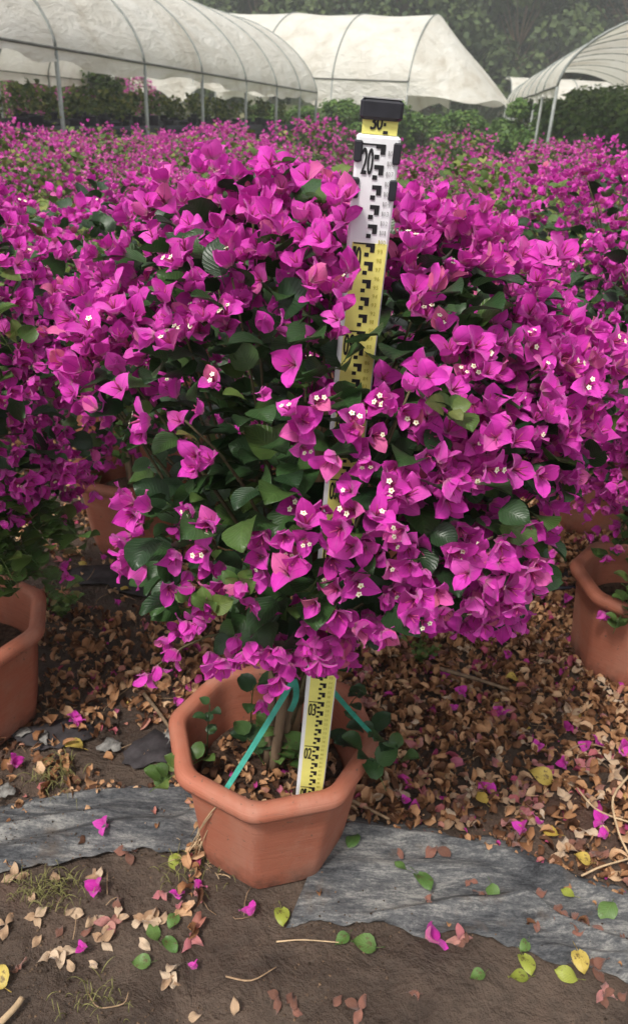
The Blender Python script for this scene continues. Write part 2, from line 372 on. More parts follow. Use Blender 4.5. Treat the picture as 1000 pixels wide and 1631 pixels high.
def leafshape(seed, L=.05, W=.021, nu=4, nv=5, pet=True):
    r = np.random.default_rng(seed)
    b = blade(L*r.uniform(.95, 1.05), W*r.uniform(.95, 1.1), nu, nv, .55+r.uniform(-.1, .1), 1.45+r.uniform(-.2, .45), .34*r.uniform(.5, 1.3), .36, 1.25, .12, seed)
    if not pet: return b
    return join(xf(b, trans(0, .006, .012)), tube([(0, 0, 0), (0, .003, .008), (0, .0065, .0125)], .0008, 3))
LF = [leafshape(s) for s in (11, 12, 13)]
LFm = [leafshape(s, nu=2, nv=3, pet=False) for s in (14, 15, 16)]
FLM = [mesh('flower', S, 'bract') for S in FL]
FLORM = [mesh('floret', S, ['floret_tube', 'floret_white', 'floret_eye']) for S in FLOR]
LFM = [mesh('leaf', S, 'leaf') for S in LF]
YLM = [mesh('young_leaf', S, 'young_leaf') for S in LF]

# ------------------------------------------------------------------ ground, far hill
GW = Waves(3, 7.0, 2); GW2 = Waves(4, 30.0, 2); HW = Waves(5, .03, 2)
def hill_h(x, y):
    t = np.clip((y-46)/90, 0, 1); s = t*t*(3-2*t)
    az = x/np.maximum(y, 1)
    fall = 1-np.clip((az-.27)/.12, 0, 1)
    return (24*s*fall)*(1+.12*HW(np.stack([x, y], -1)))
def gh(x, y):
    x = np.asarray(x, float); y = np.asarray(y, float); P = np.stack([x, y], -1)
    near = np.exp(-((y-1.0)/3.0)**2)
    return (GW(P)*.006+GW2(P)*.0022)*near+hill_h(x, y)-.004
xs = np.concatenate([-np.geomspace(900, 1.7, 60), np.linspace(-1.6, 1.6, 150), np.geomspace(1.7, 900, 60)])
ys = np.concatenate([np.linspace(-900, -5, 12), np.linspace(-3, .3, 12), np.linspace(.35, 2.6, 130), np.geomspace(2.7, 1500, 90)])
X, Y = np.meshgrid(xs, ys); Z = gh(X, Y); nx = len(xs)
idx = np.arange(len(ys)*nx).reshape(len(ys), nx)
T = np.concatenate([np.stack([idx[:-1, :-1], idx[:-1, 1:], idx[1:, 1:]], -1).reshape(-1, 3), np.stack([idx[:-1, :-1], idx[1:, 1:], idx[1:, :-1]], -1).reshape(-1, 3)])
g = ob('ground', mesh('ground', (np.stack([X, Y, Z], -1).reshape(-1, 3), T, np.zeros((X.size, 2)), np.zeros(len(T), int)), 'ground'))
g['kind'] = 'structure'; g['label'] = 'damp brown mud running back under the potted plants'
hw = Waves(8, .02, 2); hw2 = Waves(9, .22, 2)
def far_hill(u, v):
    x = -250+900*u; y = 330+260*v; P = np.array([x, y])
    return (x, y, -2+95*math.sin(min(v*1.9, 1.57))*(1+.22*float(hw(P)))+float(hw2(P))*2.2)
fh = ob('hills', mesh('hills', grid(far_hill, 150, 44), 'hill')); fh['kind'] = 'structure'; fh['label'] = 'far wooded hillside fading into pale haze'

# ------------------------------------------------------------------ trees on the hillside
def make_tree_shapes(seed, Ht, Rc, nleaf, ls, dens_clumps):
    r = np.random.default_rng(seed)
    S = [tube(curve((0, 0, -.6), (r.normal()*.2, r.normal()*.2, Ht*.4), (r.normal()*.4, r.normal()*.4, Ht*.9), 7), np.linspace(Ht*.02, Ht*.004, 7), 7)]
    cl = []
    for k in range(dens_clumps):
        a = r.uniform(0, 6.28); h = Ht*(.22+.74*r.uniform()**.9); f = (h/Ht-.15)/.85
        rr = Rc*math.sqrt(max(.05, 1-(2*f-.95)**2))*r.uniform(.35, 1.0)
        c = np.array([rr*math.cos(a), rr*math.sin(a), h]); cl.append((c, Rc*r.uniform(.22, .42)))
        S.append(tube(curve((0, 0, h*.6), c*np.array([.4, .4, .75]), c, 5), np.linspace(Ht*.007, Ht*.0015, 5), 5))
    q = shape([(-.5, -.5, 0), (.5, -.4, .12), (.55, .5, 0), (-.45, .5, .1)], [(0, 1, 2, 3)], [(0, 0), (1, 0), (1, 1), (0, 1)])
    A = []
    for k in range(nleaf):
        c, rad = cl[r.integers(len(cl))]; d = r.normal(size=3); d /= np.linalg.norm(d)
        p = c+d*rad*(r.uniform()**.4)*np.array([1, 1, .75])
        A.append(frame(p, d+np.array([0, 0, .7])+r.normal(size=3)*.5, None, ls*r.uniform(.6, 1.4), r.uniform(0, 6.28)))
    return join(*S), scatter([(q, A)])
TREE = []
for k, (Ht, Rc, ml) in enumerate([(13, 4.2, 'tree_leaf'), (15, 4.6, 'tree_leaf'), (11, 4.4, 'tree_leaf_light'), (9, 4.0, 'tree_leaf_light')]):
    a, b = make_tree_shapes(40+k, Ht, Rc, 8000, .27, 54)
    TREE.append((mesh('trunk', a, 'bark'), mesh('crown', b, ml), ml))
TL = {'tree_leaf': 'dark broadleaf tree', 'tree_leaf_light': 'paler olive green tree'}
def tree(x, y, v, s, where):
    t = ob('broadleaf_tree', None); t.location = (x, y, float(gh(x, y))); t.rotation_euler.z = rng.uniform(0, 6.28); t.scale = (s, s, s*rng.uniform(.9, 1.15))
    ob('trunk', TREE[v][0], t); ob('crown', TREE[v][1], t)
    tag(t, f'{TL[TREE[v][2]]} {where}', 'tree', 'trees of the wooded hillside')
for row, (y0, n_, where) in enumerate([(48, 13, 'at the foot of the wooded hill behind the tunnels'), (62, 14, 'low on the wooded slope behind the first trees'),
                                       (80, 16, 'halfway up the hazy wooded slope'), (104, 18, 'high up on the hazy wooded slope')]):
    for k in range(n_):
        az = -.50+.86*(k+.5)/n_+rng.uniform(-.02, .02); y = y0*rng.uniform(.93, 1.08)
        if row == 0 and az < -.3: continue
        tree(az*y, y, int(rng.integers(0, 4)) if row else int(rng.integers(1, 4)), rng.uniform(.8, 1.25)*(0.78 if row == 0 else 1), where)

# ------------------------------------------------------------------ tunnels of white film
def tunnel(name, A, ang, L, W, He, Hr, ribs, label, hang=.32, posts=None, farposts=True, seed=0, seam_drop=.0, axis_n=None, hip=None, power=1.0, slope=0.0):
    # A: near eave end; axis at angle ang right of +Y; n: towards the other eave
    r = np.random.default_rng(seed)
    ax = np.array([math.sin(ang), math.cos(ang), slope]); n = np.array(axis_n)*1.0 if axis_n is not None else np.array([-math.cos(ang), math.sin(ang), 0])
    A = np.array([A[0], A[1], 0.]); up = np.array([0, 0, 1.])
    t = ob(name, None); t.location = A; tag(t, label, 'greenhouse', 'white film tunnels behind the flower field')
    wv = Waves(seed+1, 2.2, 2); wv2 = Waves(seed+2, 1.6, 1)
    def P(s, a):                                       # s along, a 0..pi over the arch
        sag = 1-.018*abs(math.sin(math.pi*s/L*(len(ribs)-1)))*math.sin(a)
        z = He+(Hr-He)*(math.sin(a)**power)*sag; h = W/2*(1-math.cos(a))
        p = ax*s+n*h+up*z
        b = .018*float(wv(np.array([s, a*2.2])))
        return p+(-n*math.cos(a)+up*math.sin(a))*b
    ns = max(24, int(L*2.2)); na = 26
    part('cover', grid(lambda u, v: P(v*L, u*math.pi), na, ns), 'film', t)
    def hangfn(side):
        def f(u, v):
            s = v*L; d = hang*(1+.45*float(wv2(np.array([s*1.6]))))
            e = P(s, 0 if side == 0 else math.pi); o = (-n if side == 0 else n)
            return e-up*(u*d)+o*(.03*math.sin(s*5+u*3)*u+.012)
        return f
    part('side_curtain', grid(hangfn(0), 4, ns*2), 'film', t); part('side_curtain', grid(hangfn(1), 4, ns), 'film', t)
    for s in ribs:
        q = np.array([P(s, a)+(-n*math.cos(a)+up*math.sin(a))*.004 for a in np.linspace(0, math.pi, 26)])
        part('hoop', tube(q, .024, 6), 'pipe', t)
    for k, side in ((0, -1), (1, 1)):
        q = np.array([P(s, math.pi*k)+n*side*.02 for s in np.linspace(0, L, 30)]); part('eave_rail', tube(q, .019, 6), 'seam', t)
    for s in (posts if posts is not None else ribs):
        for k in ((0, 1) if farposts else (0,)):
            b = P(s, math.pi*k); part('post', tube([b*np.array([1, 1, 0])-up*.3, b], .030, 7), 'pipe', t)
    if hip is not None:                                # film drawn down from the end hoop to a low edge
        s0, out_, zl = hip
        def hf(u, v):
            a = u*math.pi; p = P(s0, a); e = ax*(s0+out_*math.sin(a)**.5)+n*(W/2*(1-math.cos(a)*1.02))+up*(zl-.25*(abs(math.sin(9*u))**2)*.8)
            q = p*(1-v)+e*v; return q+up*(.04*math.sin(math.pi*v)*math.sin(a)+.03*math.sin(17*u+5*v))
        part('end_sheet', grid(hf, 30, 12), 'film', t)
    return t, P
tunnel('film_tunnel', (-4.15, 9.2), R_(15), 14.0, 6.0, 1.84, 3.55, [0, 2.0, 4.4, 6.6, 8.8, 10.8, 12.6, 14.0],
       'long white film tunnel with hoops and rolled-up sides above dark bushes', .17, seed=21, power=1.3, slope=-.012)
tunnel('film_tunnel', (-6.9, 28.6), R_(110), 9.6, 6.0, 2.12, 4.05, [0, 2.4, 4.8, 7.2, 9.6],
       'white film tunnel with a draped pointed end sheet behind the measuring rod', .5, seed=31, axis_n=(math.sin(R_(20)), math.cos(R_(20)), 0), hip=(9.6, 2.5, 1.80), power=1.3)
tunnel('film_tunnel', (3.75, 14.6), R_(9), 20.0, 4.7, 1.80, 3.0, [0, 2.5, 5, 7.5, 10, 12.5, 15, 17.5, 20.0],
       'open-ended white film tunnel showing its hoops above the green shrubs', .12, seed=41, axis_n=(math.cos(R_(10)), -math.sin(R_(10)), 0))
tunnel('film_tunnel', (8.0, 39.0), R_(95), 9.0, 6.0, 1.9, 3.1, [0, 3, 6, 9],
       'small far white tunnel seen through the open-ended tunnel', .8, seed=51, axis_n=(math.sin(R_(5)), math.cos(R_(5)), 0))

# ------------------------------------------------------------------ bougainvillea builder
def crown(seed, C, RAD, ncl, per, nleaf, prob=None, extra=(), reject=None, hang=0.0, young=.10, inner=.35, lumps=.12, ls=1.0, phase=0.0):
    """local matrices: flowers [(variant, 4x4)], leaves [(variant, young?, 4x4)], cluster points"""
    r = np.random.default_rng(seed); C = np.array(C, float); RAD = np.array(RAD, float)
    W1 = Waves(seed+100, 2.4); W2 = Waves(seed+200, 3.6)
    F, L, tips = [], [], []
    def rdir():
        d = r.normal(size=3); return d/np.linalg.norm(d)
    def surf(d, k=1.0): return C+RAD*d*(1+lumps*float(W1(d)))*k
    def flowers_at(p, d, num, spread=.029):
        tips.append(p)
        upb = .75*max(d[2], 0)+.12-hang*max(-d[2]+.5, 0)
        ax_ = d*np.array([1, 1, .6])+np.array([0, 0, upb])
        for _ in range(num):
            a = ax_/np.linalg.norm(ax_)+r.normal(size=3)*.42
            q = p+r.normal(size=3)*spread*np.array([1, 1, .9])
            F.append((int(r.choice(8, p=FLP)), frame(q, a, None, r.uniform(.64, .96), r.uniform(0, 6.28))))
    k = 0; tries = 0
    while k < ncl and tries < ncl*6:
        tries += 1
        d = rdir()
        if d[2] < -.75: continue
        p = surf(d, r.uniform(.86, 1.06))
        pr = prob(p, d) if prob else np.clip(.62+.55*float(W2(d*1.6))+phase, .04, 1)
        if r.uniform() > pr: k += .35; continue
        flowers_at(p, d, int(r.integers(per[0], per[1]+1))); k += 1
    for p, num, spread in extra:
        d = np.asarray(p)-C; d = d/np.linalg.norm(d); flowers_at(np.asarray(p, float), d, num, spread)
    for _ in range(nleaf):
        d = rdir(); kk = r.uniform(.74, .98) if r.uniform() > inner else r.uniform(.25, .75)
        p = surf(d, kk)
        y_ = r.uniform() < young and kk > .8
        nrm = d*.8+np.array([0, 0, .9])+r.normal(size=3)*.35
        out_ = d*np.array([1, 1, .2])+np.array([0, 0, -.35])+r.normal(size=3)*.5
        m = frame(p, nrm, np.cross(out_, nrm), (r.uniform(.42, .68) if y_ else r.uniform(.75, 1.25))*ls, 0)
        L.append((int(r.integers(3)), y_, m))
    for _ in range(int(nleaf*young*.35)):              # young shoot tips: whorls of pale leaves
        d = rdir()
        if d[2] < -.4: continue
        p = surf(d, r.uniform(.98, 1.10))
        for q in range(5):
            a = 2*math.pi*q/5+r.uniform(-.3, .3); o = np.array([math.cos(a), math.sin(a), .3])
            L.append((int(r.integers(3)), True, frame(p, d+o*.5+np.array([0, 0, .4]), np.cross(o, d+np.array([0, 0, .01])), r.uniform(.38, .66)*ls, 0)))
    if reject is not None:
        F = [f for f in F if not reject(f[1][:3, 3], False)]; L = [f for f in L if not reject(f[2][:3, 3]+f[2][:3, 1]*.025)]
    return F, L, tips
def stems(seed, C, RAD, tips, z0=.17, n=34):
    r = np.random.default_rng(seed); S = []; C = np.array(C)
    for k in range(n):
        t = np.asarray(tips[r.integers(len(tips))]); b = np.array([C[0]*.3+r.normal()*.012, C[1]*.3+r.normal()*.012, r.uniform(.32, .55)])
        mid = (b+t)/2+np.array([0, 0, .08])+r.normal(size=3)*.03; S.append(tube(curve(b, mid, t, 7), np.linspace(.0042, .0012, 7), 5))
    return join(*S)
def trunk_shape(seed, C, z0=.15):
    r = np.random.default_rng(seed); S = []
    for k in range(3):
        a = 2.1*k+r.uniform(0, 1); b = np.array([.012*math.cos(a), .012*math.sin(a), z0]); t = np.array([C[0]*.4+.05*math.cos(a), C[1]*.4+.05*math.sin(a), .60])
        S.append(tube(curve(b, (b+t)/2*np.array([.6, .6, 1]), t, 8), np.linspace(.011, .006, 8), 8))
    return join(*S)

# ------------------------------------------------------------------ the pot: a tapered octagon with soft corners and a rolled rim
def octa(ap, fil, n=5):
    side = ap*math.tan(math.pi/8); out_ = []
    for k in range(8):
        a = math.pi/8+k*math.pi/4; cr = ap/math.cos(math.pi/8); c = np.array([math.cos(a), math.sin(a)])*(cr-fil/math.cos(math.pi/8))
        for j in range(n):
            b = a-math.pi/8+(math.pi/4)*j/(n-1); out_.append(c+fil*np.array([math.cos(b), math.sin(b)]))
    return np.array(out_)
def loft(rings, cap0=False, cap1=False):
    V, F, UV = [], [], []; k = len(rings[0])
    for j, rg in enumerate(rings):
        for i, p in enumerate(rg): V.append(p); UV.append((i/k, j/len(rings)))
    for j in range(len(rings)-1):
        for i in range(k): F.append((j*k+i, j*k+(i+1) % k, (j+1)*k+(i+1) % k, (j+1)*k+i))
    if cap0: F.append(tuple(range(k))[::-1])
    if cap1: F.append(tuple((len(rings)-1)*k+i for i in range(k)))
    return shape(V, F, UV)
def ring(ap, z, fil=.032): p = octa(ap*PS, min(fil, ap*.6)); return np.column_stack([p, np.full(len(p), z)])
HP = .27; AP = .178; PS = 1.05
def pot_shapes():
    body = loft([ring(.118, .006), ring(.128, 0.0), ring(.132, .008), ring(.138, .06), ring(.1465, .14), ring(.1545, .215), ring(.156, .238)], cap0=True)
    prof = [(.156, .2385), (.166, .236), (.1745, .241), (AP, .251), (.1765, .261), (.170, .268), (.160, .270), (.151, .267), (.147, .259), (.1455, .245), (.140, .19), (.134, .13)]
    rim = loft([ring(a, z, .05) for a, z in prof])
    r = np.random.default_rng(5); wv = Waves(77, 22, 2)
    def sf(u, v):
        a = u*2*math.pi; rr = .137*v; x, y = rr*math.cos(a), rr*math.sin(a); return (x, y, .158+.010*float(wv(np.array([x, y])))*(1 if v < .95 else .3))
    soil = grid(sf, 40, 14)
    return body, rim, soil
_b, _r, _s = pot_shapes()
POTM = (mesh('pot', _b, 'pot'), mesh('rim', _r, 'pot'), mesh('soil', _s, 'soil'))
def add_pot(parent, rz):
    p = ob('pot', POTM[0], parent); p.rotation_euler.z = rz; ob('rim', POTM[1], p); ob('soil', POTM[2], p); return p

def individual(plant, loc, F, L, nf, nl, nflor, seed, fmesh=None, lmesh=None, fmat='bract', lmat='leaf'):
    """the flowers and leaves that show largest become objects, the rest one part each"""
    r = np.random.default_rng(seed); loc = np.array(loc)
    def pick(mats, n):
        P = np.array([m[:3, 3] for m in mats])+loc; px, d = pj(P)
        ok = (px[:, 0] > -20) & (px[:, 0] < 1020) & (px[:, 1] > -20) & (px[:, 1] < 1650)
        cen = P.mean(0); v = CP-P; v /= np.linalg.norm(v, axis=1)[:, None]; o = P-cen
        face = (o*v).sum(1)
        sc_ = np.where(ok, face*1.0-d*.2, -99); o = np.argsort(-sc_)[:n]; o = [i for i in o if sc_[i] > -50]; return set(o)
    fi = pick([f[1] for f in F], nf); li = pick([f[2] for f in L], nl)
    for j, i in enumerate(sorted(fi)):
        v, m = F[i]; o = ob('flower', (fmesh or FLM)[v], plant, m)
        if v != 4 and r.uniform() < nflor: ob('floret', FLORM[int(r.integers(3))], o)
    for i in sorted(li):
        v, y_, m = L[i]; ob('leaf' if not y_ else 'young_leaf', (YLM if y_ else (lmesh or LFM))[v], plant, m)
    rest = [(FL[v] if nf > 200 else FLm[v], [F[i][1] for i in range(len(F)) if F[i][0] == v and i not in fi]) for v in range(8)]
    S = scatter(rest); st = [F[i][1] for i in range(len(F)) if F[i][0] != 4]
    part('flower_mass', S, fmat, plant, kind='stuff')
    part('stamens', scatter([(STAM, st)]), 'floret_tube', plant, kind='stuff')
    LQ = LF if nf > 100 else LFm
    rest = [(LQ[v], [L[i][2] for i in range(len(L)) if L[i][0] == v and not L[i][1] and i not in li]) for v in range(3)]
    part('foliage', scatter(rest), lmat, plant, kind='stuff')
    rest = [(LQ[v], [L[i][2] for i in range(len(L)) if L[i][0] == v and L[i][1] and i not in li]) for v in range(3)]
    if sum(len(a) for _, a in rest): part('young_foliage', scatter(rest), 'young_leaf', plant, kind='stuff')

# the measured plant --------------------------------------------------
ML = np.array([-.055, 1.018, 0.0])
ZONES = [(355, 735, 135, 150, .10), (395, 850, 120, 70, .10), (250, 600, 110, 70, .30), (290, 450, 75, 45, .35), (700, 490, 105, 55, .05), (470, 585, 60, 32, .25), (340, 590, 80, 50, .25),
         (725, 660, 45, 35, .15), (440, 950, 120, 60, .05), (640, 545, 90, 45, .12), (215, 690, 80, 60, .15), (600, 690, 36, 40, .4), (560, 860, 60, 40, .4), (800, 790, 70, 30, .5), (860, 830, 70, 60, .35), (275, 950, 95, 140, .03), (240, 760, 80, 90, .05)]
def mprob(p, d):
    (px, py), = pj(p+ML)[0]; q = .97
    for x, y, a, b, v in ZONES:
        if ((px-x)/a)**2+((py-y)/b)**2 < 1: q = min(q, v)
    return q
STAFF_B = np.array([.0155, .914, .152]); STAFF_T = np.array([.0485, .885, 1.285])
def mreject(p, leaf=True):                                        # the rod stands in a parting of the flowers
    w = p+ML; (px, py), = pj(w)[0]
    if py < (242+max(0, (px-300)*.18) if px > 270 else 242+(270-px)*1.05): return True
    if px < np.interp(py, [240, 560, 640, 720, 900, 1090], [200, 95, 120, 235 if leaf else 205, 245 if leaf else 200, 230]): return True
    if px > np.interp(py, [300, 420, 560, 720, 860, 1000], [830, 900, 1010, 930, 865, 820]): return True
    if py > np.interp(px, [230, 420, 560, 640, 830], [1090, 1075, 1060, 990, 1000]): return not (400 < px < 450 and py < 1130)
    if w[1] > .93: return False
    xl = 500+ (px*0)
    if 168 < py < 545:
        xc = 590+(545-py)*.045; left = 20 if py > 425 else (66 if py > 368 else 44)
        if xc-left < px < xc+46: return True
    if 1060 < py < 1270 and 455 < px < 560: return True
    if 1010 < py < 1250 and px > 560: return True
    return False
MC, MR = (.085, -.008, .845), (.375, .325, .325)
EX = []
for px, py, Yd, num, spd in [(435, 1018, .84, 5, .02), (512, 1036, .83, 7, .024), (300, 925, .80, 6, .022), (318, 975, .80, 6, .02), (325, 845, .78, 6, .02), (268, 1012, .86, 3, .016), (360, 890, .78, 4, .02), (250, 1060, .88, 2, .012), (238, 790, .84, 3, .016),
                             (213, 885, .86, 2, .012), (600, 950, .80, 5, .028), (770, 945, .74, 9, .035), (720, 900, .72, 8, .035), (335, 735, .72, 3, .014), (295, 670, .73, 3, .016), (415, 870, .74, 4, .02), (492, 905, .72, 3, .016),
                             (650, 900, .72, 6, .03), (420, 1115, .90, 1, .002), (560, 905, .75, 3, .02), (365, 890, .76, 3, .018), (490, 690, .67, 6, .024), (420, 620, .70, 4, .02), (600, 770, .67, 6, .026), (930, 640, .95, 7, .035), (950, 560, .98, 8, .035), (900, 700, .93, 6, .03),
                             (505, 830, .70, 4, .02), (560, 800, .69, 5, .024), (300, 285, 1.05, 5, .028), (350, 320, .98, 6, .03), (260, 345, 1.05, 6, .03), (480, 300, 1.10, 5, .03), (150, 540, 1.0, 6, .03), (120, 590, 1.0, 4, .022)]:
    for Yt in np.arange(.55, Yd, .01):                 # stand on the outside of the crown
        if np.linalg.norm((gy(px, py, Yt)-ML-np.array(MC))/np.array(MR)) < 1.06: Yd = Yt; break
    EX.append((gy(px, py, Yd)-ML, num, spd))
mf, ml_, mt = crown(1, MC, MR, 640, (4, 8), 1600, mprob, EX, mreject, hang=.55, young=.045, inner=.4, lumps=.09, ls=.86)
def leafy_zone(m):
    (px, py), = pj(m[:3, 3]+ML)[0]; q = 1.0
    for x, y, a, b, v in ZONES:
        if ((px-x)/a)**2+((py-y)/b)**2 < .9: q = min(q, v)
    return q
zr = np.random.default_rng(55)
EXP = np.array([e[0] for e in EX]); EXS = np.array([e[2] for e in EX])
mf = [f for i, f in enumerate(mf) if zr.uniform() < (1 if leafy_zone(f[1]) > .5 or (np.linalg.norm(EXP-f[1][:3, 3], axis=1) < 2.2*EXS+.004).any() else .30+.8*leafy_zone(f[1]))]
plant = ob('potted_bougainvillea', None); plant.location = ML
tag(plant, 'big round magenta bougainvillea in a terracotta pot with a measuring rod stuck into it', 'potted plant', 'potted bougainvilleas nearest the path')
mpot = add_pot(plant, R_(16.6))
part('trunk', trunk_shape(3, MC), 'bark', plant)
mt = [t for t in mt if not mreject(t, False)]
part('branches', stems(4, MC, MR, mt, n=60), 'twig', plant)
individual(plant, ML, mf, ml_, 300, 300, .30, 5)
# trailing sprigs over the rim and seedlings in the pot
def sprig(p0, p1, p2, nleaf, s, seed, mat='young_leaf', name='sprig'):
    r = np.random.default_rng(seed); c = curve(p0, p1, p2, 9); S = [tube(c, np.linspace(.0016, .0007, 9), 4)]
    A = []
    for k in range(nleaf):
        f = .2+.8*(k+.5)/nleaf; i = min(int(f*8), 7); p = c[i]+(c[i+1]-c[i])*(f*8-i)
        t = c[i+1]-c[i]; a = r.uniform(0, 6.28) if k % 2 else r.uniform(0, 6.28)
        o = np.cross(t/np.linalg.norm(t), [math.cos(a), math.sin(a), .3]); A.append((int(r.integers(3)), frame(p, o*.5+np.array([0, 0, 1.]), np.cross(o, [0, 0, 1.])+1e-3, s*r.uniform(.7, 1.15))))
    return join(*S, scatter([(LF[v], [m for w, m in A if w == v]) for v in range(3) if any(w == v for w, _ in A)]))
W_ = lambda px, py, z: gz(px, py, z)-ML
for k, (a, b, c, n_, s, mt_) in enumerate([
        (W_(345, 1200, .17), W_(300, 1215, .29), W_(238, 1262, .22), 11, .62, 'young_leaf'), (W_(330, 1210, .17), W_(330, 1160, .30), W_(335, 1120, .33), 7, .45, 'leaf'),
        (W_(540, 1180, .17), W_(600, 1140, .33), W_(640, 1215, .26), 10, .72, 'leaf'), (W_(545, 1190, .17), W_(580, 1170, .31), W_(615, 1260, .24), 6, .85, 'leaf'),
        (W_(545, 1160, .18), W_(560, 1090, .36), W_(590, 1110, .36), 6, .6, 'leaf'), (W_(435, 1215, .16), W_(440, 1180, .22), W_(450, 1165, .26), 9, 1.0, 'green_leaf'),
        (W_(425, 1225, .16), W_(405, 1190, .22), W_(395, 1175, .25), 6, .8, 'leaf'), (W_(450, 1225, .16), W_(480, 1190, .23), W_(488, 1200, .24), 6, .8, 'green_leaf'),
        (W_(400, 1150, .2), W_(400, 1110, .3), W_(405, 1090, .36), 5, .8, 'leaf')]):
    part('sprig', sprig(a, b, c, n_, s, 300+k, mt_), mt_, plant)
# bits of dry litter on the soil
_A = []
for _ in range(240):
    a = rng.uniform(0, 6.28); q = .125*math.sqrt(rng.uniform()); _A.append(frame((q*math.cos(a), q*math.sin(a), .168+rng.uniform(-.004, .008)), rng.normal(size=3)*.5+np.array([0, 0, 1]), rng.normal(size=3), rng.uniform(.3, .75)))
LIT = [blade(.031, .0095, 2, 4, .6, 2.5, 1.1, .42, 1.3, .5, s) for s in (1, 2, 3)]+[blade(.030, .0105, 2, 4, 1.9, 1.0, -.9, .40, 1.2, .55, s) for s in (4, 5)]+[blade(.034, .006, 2, 4, .9, 2.2, 1.6, .45, 1.2, .4, 6)]
part('soil_litter', scatter([(LIT[0], _A[:120]), (LIT[3], _A[120:])]), 'litter', mpot, kind='stuff').rotation_euler.z = 0

# neighbouring plants -------------------------------------------------
def see_pot(loc):
    def f(p, leaf=True):
        w = p+np.array([loc[0], loc[1], 0]); (px, py), = pj(w)[0]
        return (w[1] < 1.95 and 95 < px < 245 and 800 < py < 900) or (px < 110 and py > 930)
    return f
EXN = {61: [(105, 690, 1.32, 14, .04), (115, 755, 1.32, 12, .03), (128, 820, 1.32, 7, .022), (30, 800, 1.2, 3, .02), (75, 620, 1.25, 14, .045), (105, 560, 1.3, 14, .04), (10, 945, 1.2, 2, .012), (95, 910, 1.3, 2, .014), (30, 560, 1.2, 6, .04), (40, 480, 1.15, 8, .05), (60, 420, 1.2, 8, .05)],
       81: [(180, 745, 2.0, 4, .03), (235, 735, 1.95, 3, .02), (110, 800, 1.95, 3, .03)], 71: [(960, 960, 1.5, 2, .015), (985, 850, 1.45, 5, .03), (960, 790, 1.5, 6, .04), (900, 870, 1.7, 4, .03), (915, 770, 1.6, 5, .04), (985, 700, 1.4, 6, .04)]}
_sr = np.random.default_rng(91)
SPR = {61: [(_sr.uniform(-10, 140), _sr.uniform(800, 955), _sr.uniform(1.12, 1.30), 6) for _ in range(20)]+[(20, 930, 1.22, 7), (40, 880, 1.22, 8), (110, 950, 1.32, 7), (70, 860, 1.3, 7), (60, 800, 1.25, 7), (20, 840, 1.2, 6), (60, 905, 1.3, 6), (20, 560, 1.1, 6)], 81: [(195, 745, 1.92, 8), (150, 770, 2.0, 7), (210, 700, 1.95, 8), (240, 850, 1.95, 6), (270, 820, 1.9, 6)], 71: [(975, 1010, 1.45, 7), (990, 960, 1.4, 6), (960, 900, 1.5, 5), (890, 790, 1.6, 7)]}
def neighbour(loc, seed, C, RAD, ncl, per, nleaf, nf, nl, label, phase=.1, rz=0., extra=(), young=.1, reject=None):
    loc = np.array([loc[0], loc[1], 0.]); extra = [(gy(a, b, Yd)-loc, n_, sp_) for a, b, Yd, n_, sp_ in EXN.get(seed, [])]
    F, L, t = crown(seed, C, RAD, ncl, per, nleaf, None, extra, reject, hang=.3, young=young, phase=phase)
    p = ob('potted_bougainvillea', None); p.location = loc; tag(p, label, 'potted plant', 'potted bougainvilleas nearest the path')
    add_pot(p, rz); part('trunk', trunk_shape(seed+1, C), 'bark', p); part('branches', stems(seed+2, C, RAD, t, n=30), 'twig', p)
    for j, (a, b, Yd, n_) in enumerate(SPR.get(seed, [])):
        e = gy(a, b, Yd)-loc; b0 = np.array([e[0]*.55, e[1]*.55, e[2]+.10]); part('sprig', sprig(b0, (b0+e)/2+np.array([0, 0, .04]), e, n_+6, .78, seed*10+j), 'young_leaf' if j % 2 else 'green_leaf', p)
    individual(p, loc, F, L, nf, nl, .2, seed+3); return p
NB = [((-.77, 1.29), 61, (-.06, .02, .86), (.36, .38, .33), 250, (4, 8), 800, 260, 180, 'bougainvillea whose pot stands at the other end of the grey cloth strip', .30, .3),
      ((.87, 1.61), 71, (.03, .0, .80), (.40, .42, .42), 250, (4, 8), 900, 280, 160, 'bougainvillea in a pot at the edge of the dry bract litter', .42, .1),
      ((-.58, 2.12), 81, (.0, .0, .70), (.42, .40, .38), 130, (4, 6), 800, 200, 120, 'half leafy bougainvillea in a terracotta pot behind the dark cloth patch', .12, .5),
      ((.97, 2.42), 91, (.0, .0, .80), (.46, .44, .38), 210, (4, 8), 700, 180, 80, 'bougainvillea whose pot half shows behind the pot beside the litter', .4, .2),
      ((.10, 1.88), 95, (.0, .0, .74), (.42, .40, .34), 120, (4, 6), 700, 160, 80, 'bougainvillea hidden mostly behind the measured plant', .25, .2)]
for loc, seed, C, RAD, ncl, per, nle, nf, nl, lab, ph, rz in NB: neighbour(loc, seed, C, RAD, ncl, per, nle, nf, nl, lab, ph, rz, reject=see_pot(loc))

